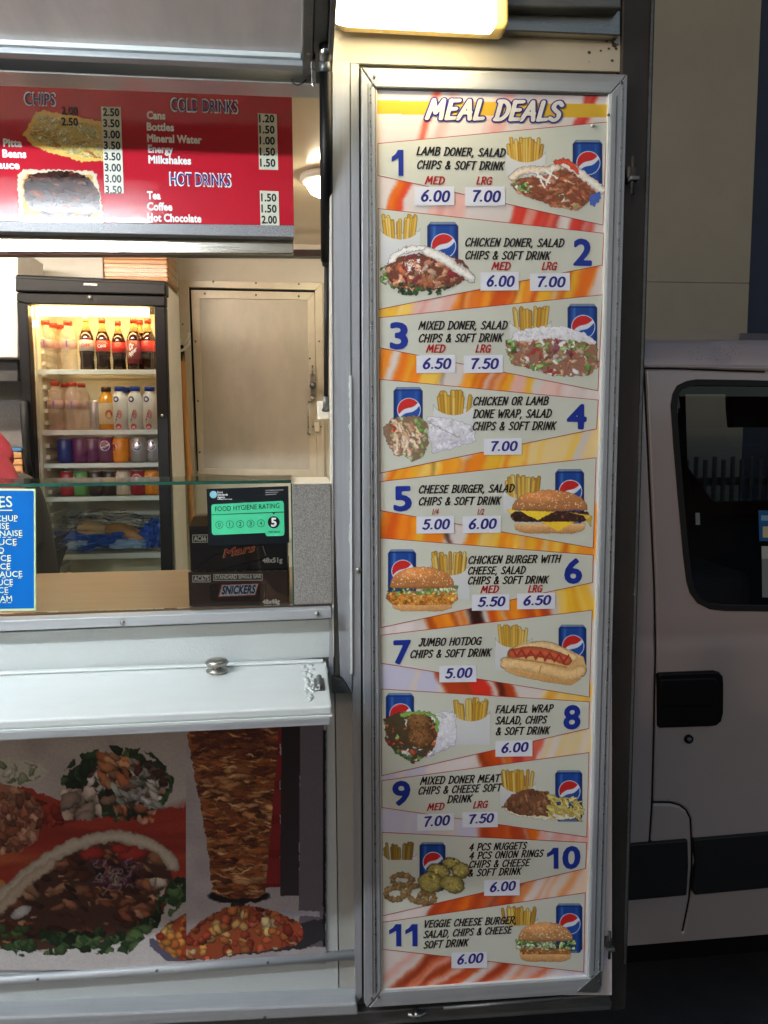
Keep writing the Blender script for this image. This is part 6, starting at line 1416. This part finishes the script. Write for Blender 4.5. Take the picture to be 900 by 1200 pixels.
me = bpy.data.meshes.new('front_wall'); me.from_pydata([(3.3+(.0), y, z) for y, z in pr[:26]]+[(3.3, VY+.92, ztopv+.07), (3.3, VY+1.74, ztopv), (3.3, VY+1.84, zsill)], [], [tuple(range(29))]); ob('front_wall', me, CARP, VN)
box('underbody', xa+.02, 3.28, VY+.03, VY+1.8, zsill-.06, zsill+.01, BLACK, VN, .004)
box('dashboard', 2.9, 3.2, VY+.1, VY+1.7, zsill+.02, 1.2, mat('dark_trim', (26, 27, 30), .7), VN, 0)
# window rubber, glass, cabin
def ring(name, P, w0, w1, Y0, Y1, m, parent):
    n = len(P); A = []
    C_ = Vector((sum(p.x for p in P)/n, 0, sum(p.z for p in P)/n))
    vs = []
    for i in range(n):
        a, b, c_ = P[i-1], P[i], P[(i+1) % n]; t1 = Vector((b.x-a.x, 0, b.z-a.z)).normalized(); t2 = Vector((c_.x-b.x, 0, c_.z-b.z)).normalized(); t_ = (t1+t2).normalized(); nn = Vector((t_.z, 0, -t_.x))
        if nn.dot(C_-Vector((b.x, 0, b.z))) > 0: nn = -nn
        for w_, y in ((w0, Y0), (w0, Y1), (w1, Y1), (w1, Y0)): p = b+nn*w_; vs.append((p.x, y+vprof(p.z), p.z))
    fs = [(4*i+k, 4*i+(k+1) % 4, 4*((i+1) % n)+(k+1) % 4, 4*((i+1) % n)+k) for i in range(n) for k in range(4)]
    me = bpy.data.meshes.new(name); me.from_pydata(vs, [], fs); return ob(name, me, m, parent)
r_ = ring('window_rubber', WP, .006, -.010, VY+.006, VY-.004, BLACKM, VN)
P2 = WP
xs_ = sorted({round(p.x, 3) for p in WP})
me = bpy.data.meshes.new('window_glass'); vs = [(p.x, VY+.006+vprof(p.z), p.z) for p in WP]; me.from_pydata(vs, [], [tuple(range(len(vs)))]); ob('window_glass', me, CARGLASS, VN)
box('cabin_lining', xa+.03, xa+.05, VY+.1, VY+1.7, zsill+.02, ztopv-.03, mat('cabin_grey', (70, 70, 70), .8), VN, 0)
box('far_side', xa, 3.28, FYW, FYW+.05, zsill, zw0, mat('cabin_dark', (34, 36, 42), .8), VN, .01)
slab('far_pillar', [(700, 440), (803, 440), (806, 547), (838, 590), (838, 640), (700, 640)], FYW-.01, .04, mat('cabin_dark', (34, 36, 42), .8), VN, .004)
slab('sun_visor', [(853, 440), (990, 440), (990, 500), (856, 501), (854, 480)], FYW-.5, .03, mat('cabin_dark', (34, 36, 42), .8), VN, .006)
me = bpy.data.meshes.new('far_glass'); me.from_pydata([(xa, FYW+.02, zw0), (3.28, FYW+.02, zw0), (3.28, FYW+.02, zw1), (xa, FYW+.02, zw1)], [], [(0, 1, 2, 3)]); ob('far_glass', me, CARGLASS, VN)
box('cabin_floor', xa+.05, 3.2, VY+.06, VY+1.6, zsill+.012, zsill+.03, BLACK, VN, 0)
box('door_lining', xa+.05, xb, VY+.09, VY+.13, zsill+.03, at(850, 730, VY).z, mat('cabin_dark', (34, 36, 42), .8), VN, .01)
se = box('seat', 1.02, 1.4, VY+.25, VY+.75, at(900, 790, VY).z-.1, at(900, 640, VY).z-.12, mat('seat_cloth', (30, 34, 48), .9), VN, .05)
box('seat_back', 1.0, 1.12, VY+.27, VY+.73, at(900, 640, VY).z-.12, at(900, 560, VY).z, mat('seat_cloth', (30, 34, 48), .9), VN, .04)
box('headrest', 1.01, 1.10, VY+.40, VY+.60, at(900, 556, VY).z, at(900, 510, VY).z, mat('seat_cloth', (30, 34, 48), .9), VN, .03)
st_ = slab('window_sticker', [(889, 598), (960, 600), (960, 636), (890, 634)], VY+.004+vprof(1.5), .001, flat('sticker_blue', (40, 96, 150)), VN, 0)
slab('window_sticker', [(892.6, 640), (960, 641), (960, 702), (893.4, 700)], VY+.004+vprof(1.45), .001, flat('sticker_pale', (170, 178, 176)), VN, 0)
slab('sticker_mark', [(894, 617), (905, 617), (905, 630), (894, 630)], VY+.0028+vprof(1.5), .0006, flat('sticker_cream', (196, 190, 150)), st_, 0)
slab('sticker_mark', [(892, 604), (960, 605), (960, 611), (892, 610)], VY+.0028+vprof(1.5), .0006, flat('sticker_light', (130, 170, 200)), st_, 0)
slab('window_card', [(815, 601), (820, 601), (820.5, 615), (815.5, 615)], VY+.03, .001, flat('sticker_pale', (170, 178, 176)), VN, 0)
# handle with its recessed pocket, lock, mouldings
hd_ = [(772, 789.4), (838, 786.8), (844, 788.4), (848, 793), (848.8, 802), (848.4, 836), (846, 846), (840, 851), (833, 852), (772, 854)]
h_ = slab('door_handle', hd_, VY-.012, .03, BLACK, VN, .006)
slab('handle_grip', [(774, 796), (838, 794), (841, 800), (841, 826), (834, 828), (774, 829)], VY-.020, .01, BLACK, h_, .005)
c = at(806.5, 865.6, VY); lk = tube('door_lock', [c+Vector((0, .004, 0)), c+Vector((0, -.006, 0))], .0125, BLACK, VN, 20)
tube('lock_barrel', [c+Vector((0, -.004, 0)), c+Vector((0, -.009, 0))], .0065, ALUD, lk, 16)
MLD = mat('black_moulding', (24, 24, 26), .5, bump=.3, bscale=500)
slab('side_moulding', [(700, 993), (806.4, 984.6), (807.2, 1015), (805, 1049.8), (700, 1059.4)], VY-.010, .02, MLD, VN, .004)
slab('side_moulding', [(813, 984), (990, 968.6), (990, 1032.6), (814.4, 1049.6), (812.4, 1044), (816, 1012)], VY-.010, .02, MLD, VN, .004)
# drops of water on the roof rail
R_ = random.Random(9); bm = bmesh.new()
for i in range(60):
    x, y = R_.uniform(815, 890), R_.uniform(403, 420); c = at(x, y, VY); zz = c.z; r = R_.uniform(.0008, .0022)
    bmesh.ops.create_icosphere(bm, subdivisions=1, radius=r, matrix=Matrix.Translation((c.x*1.0, VY+vprof(zz)-.0002, zz)))
finish(bm, 'water_drops', mat('water_drop', (200, 206, 214), .05, alpha=.6), VN, smooth=True)
tyre2 = lathe_mesh('tyre', [(.19, -.1), (.30, -.1), (.325, -.07), (.325, .07), (.30, .1), (.19, .1)], BLACKM, 32)
for x in (1.9, 2.95):
    for y in (VY+.16, VY+1.7):
        wo = ob('wheel', tyre2, None, VN); wo.location = (x, y, .325); wo.rotation_euler = (math.pi/2, 0, 0); ob('rim', rim, None, wo)

# ================================================================ THE CUSTOMER AT THE HATCH (falls as a shadow on the van)
CU = thing('person', 'customer standing in the street, seen only as a tall shadow on the van', 'person')
cx_, cy_ = -.02, -.42
jk = mat('dark_jacket', (52, 54, 62), .8, var=.2)
nn = [(cx_, cy_, .95, .15, .12), (cx_, cy_, 1.15, .14, .11), (cx_, cy_, 1.38, .18, .12), (cx_, cy_, 1.50, .06), (cx_, cy_, 1.60, .08, .09), (cx_, cy_, 1.70, .075, .085),
 (cx_-.10, cy_, .85, .085), (cx_-.11, cy_, .48, .06), (cx_-.11, cy_-.02, .09, .045), (cx_-.12, cy_+.12, .045, .04), (cx_+.10, cy_, .85, .085), (cx_+.11, cy_, .48, .06), (cx_+.11, cy_-.02, .09, .045), (cx_+.12, cy_+.12, .045, .04),
 (cx_-.20, cy_, 1.40, .055), (cx_-.26, cy_-.03, 1.12, .042), (cx_-.24, cy_+.05, .86, .032), (cx_-.24, cy_+.08, .78, .035, .02), (cx_+.20, cy_, 1.40, .055), (cx_+.27, cy_-.03, 1.12, .042), (cx_+.25, cy_+.05, .86, .032), (cx_+.25, cy_+.08, .78, .035, .02)]
skin('body', nn, [(0,1),(1,2),(2,3),(3,4),(4,5),(0,6),(6,7),(7,8),(8,9),(0,10),(10,11),(11,12),(12,13),(2,14),(14,15),(15,16),(16,17),(2,18),(18,19),(19,20),(20,21)], SK, CU)
e_ = lambda i, k: (*nn[i][:3], *(v+k for v in nn[i][3:]))
skin('jacket', [e_(0, .03), e_(1, .035), e_(2, .03), (cx_, cy_, 1.46, .07), e_(14, .02), e_(15, .02), e_(16, .018), e_(18, .02), e_(19, .02), e_(20, .018)], [(0,1),(1,2),(2,3),(2,4),(4,5),(5,6),(2,7),(7,8),(8,9)], jk, CU)
skin('trousers', [e_(0, .015), e_(6, .02), e_(7, .025), e_(8, .03), e_(10, .02), e_(11, .025), e_(12, .03)], [(0,1),(1,2),(2,3),(0,4),(4,5),(5,6)], TRO, CU)
for s in (-1, 1):
    skin('shoe', [(cx_+s*.11, cy_-.06, .045, .045), (cx_+s*.115, cy_+.06, .04, .045), (cx_+s*.12, cy_+.17, .035, .035)], [(0,1),(1,2)], BLACKM, CU, 1)
    for i in range(4): skin('finger', [(cx_+s*.25, cy_+.06+i*.014, .76, .009), (cx_+s*.252, cy_+.07+i*.014, .71-.004*(i % 2), .008), (cx_+s*.24, cy_+.075+i*.014, .68, .006)], [(0,1),(1,2)], SK, CU, 1)

# ---------------------------------------------------------------- palisade fence seen through the cab
FE = thing('palisade_fence', 'grey upright bar fence seen through the cab window of the van', 'fence')
fz = at(850, 535, 4.5).z
for z in (.4, fz-.18): box('fence_rail', .6, 6.0, 4.52, 4.56, z, z+.05, ALUD, FE, .003)
for i in range(90): box('fence_bar', .62+i*.06, .62+i*.06+.022, 4.50, 4.518, .08, fz-.02*(i % 2), ALUD, FE, .002)
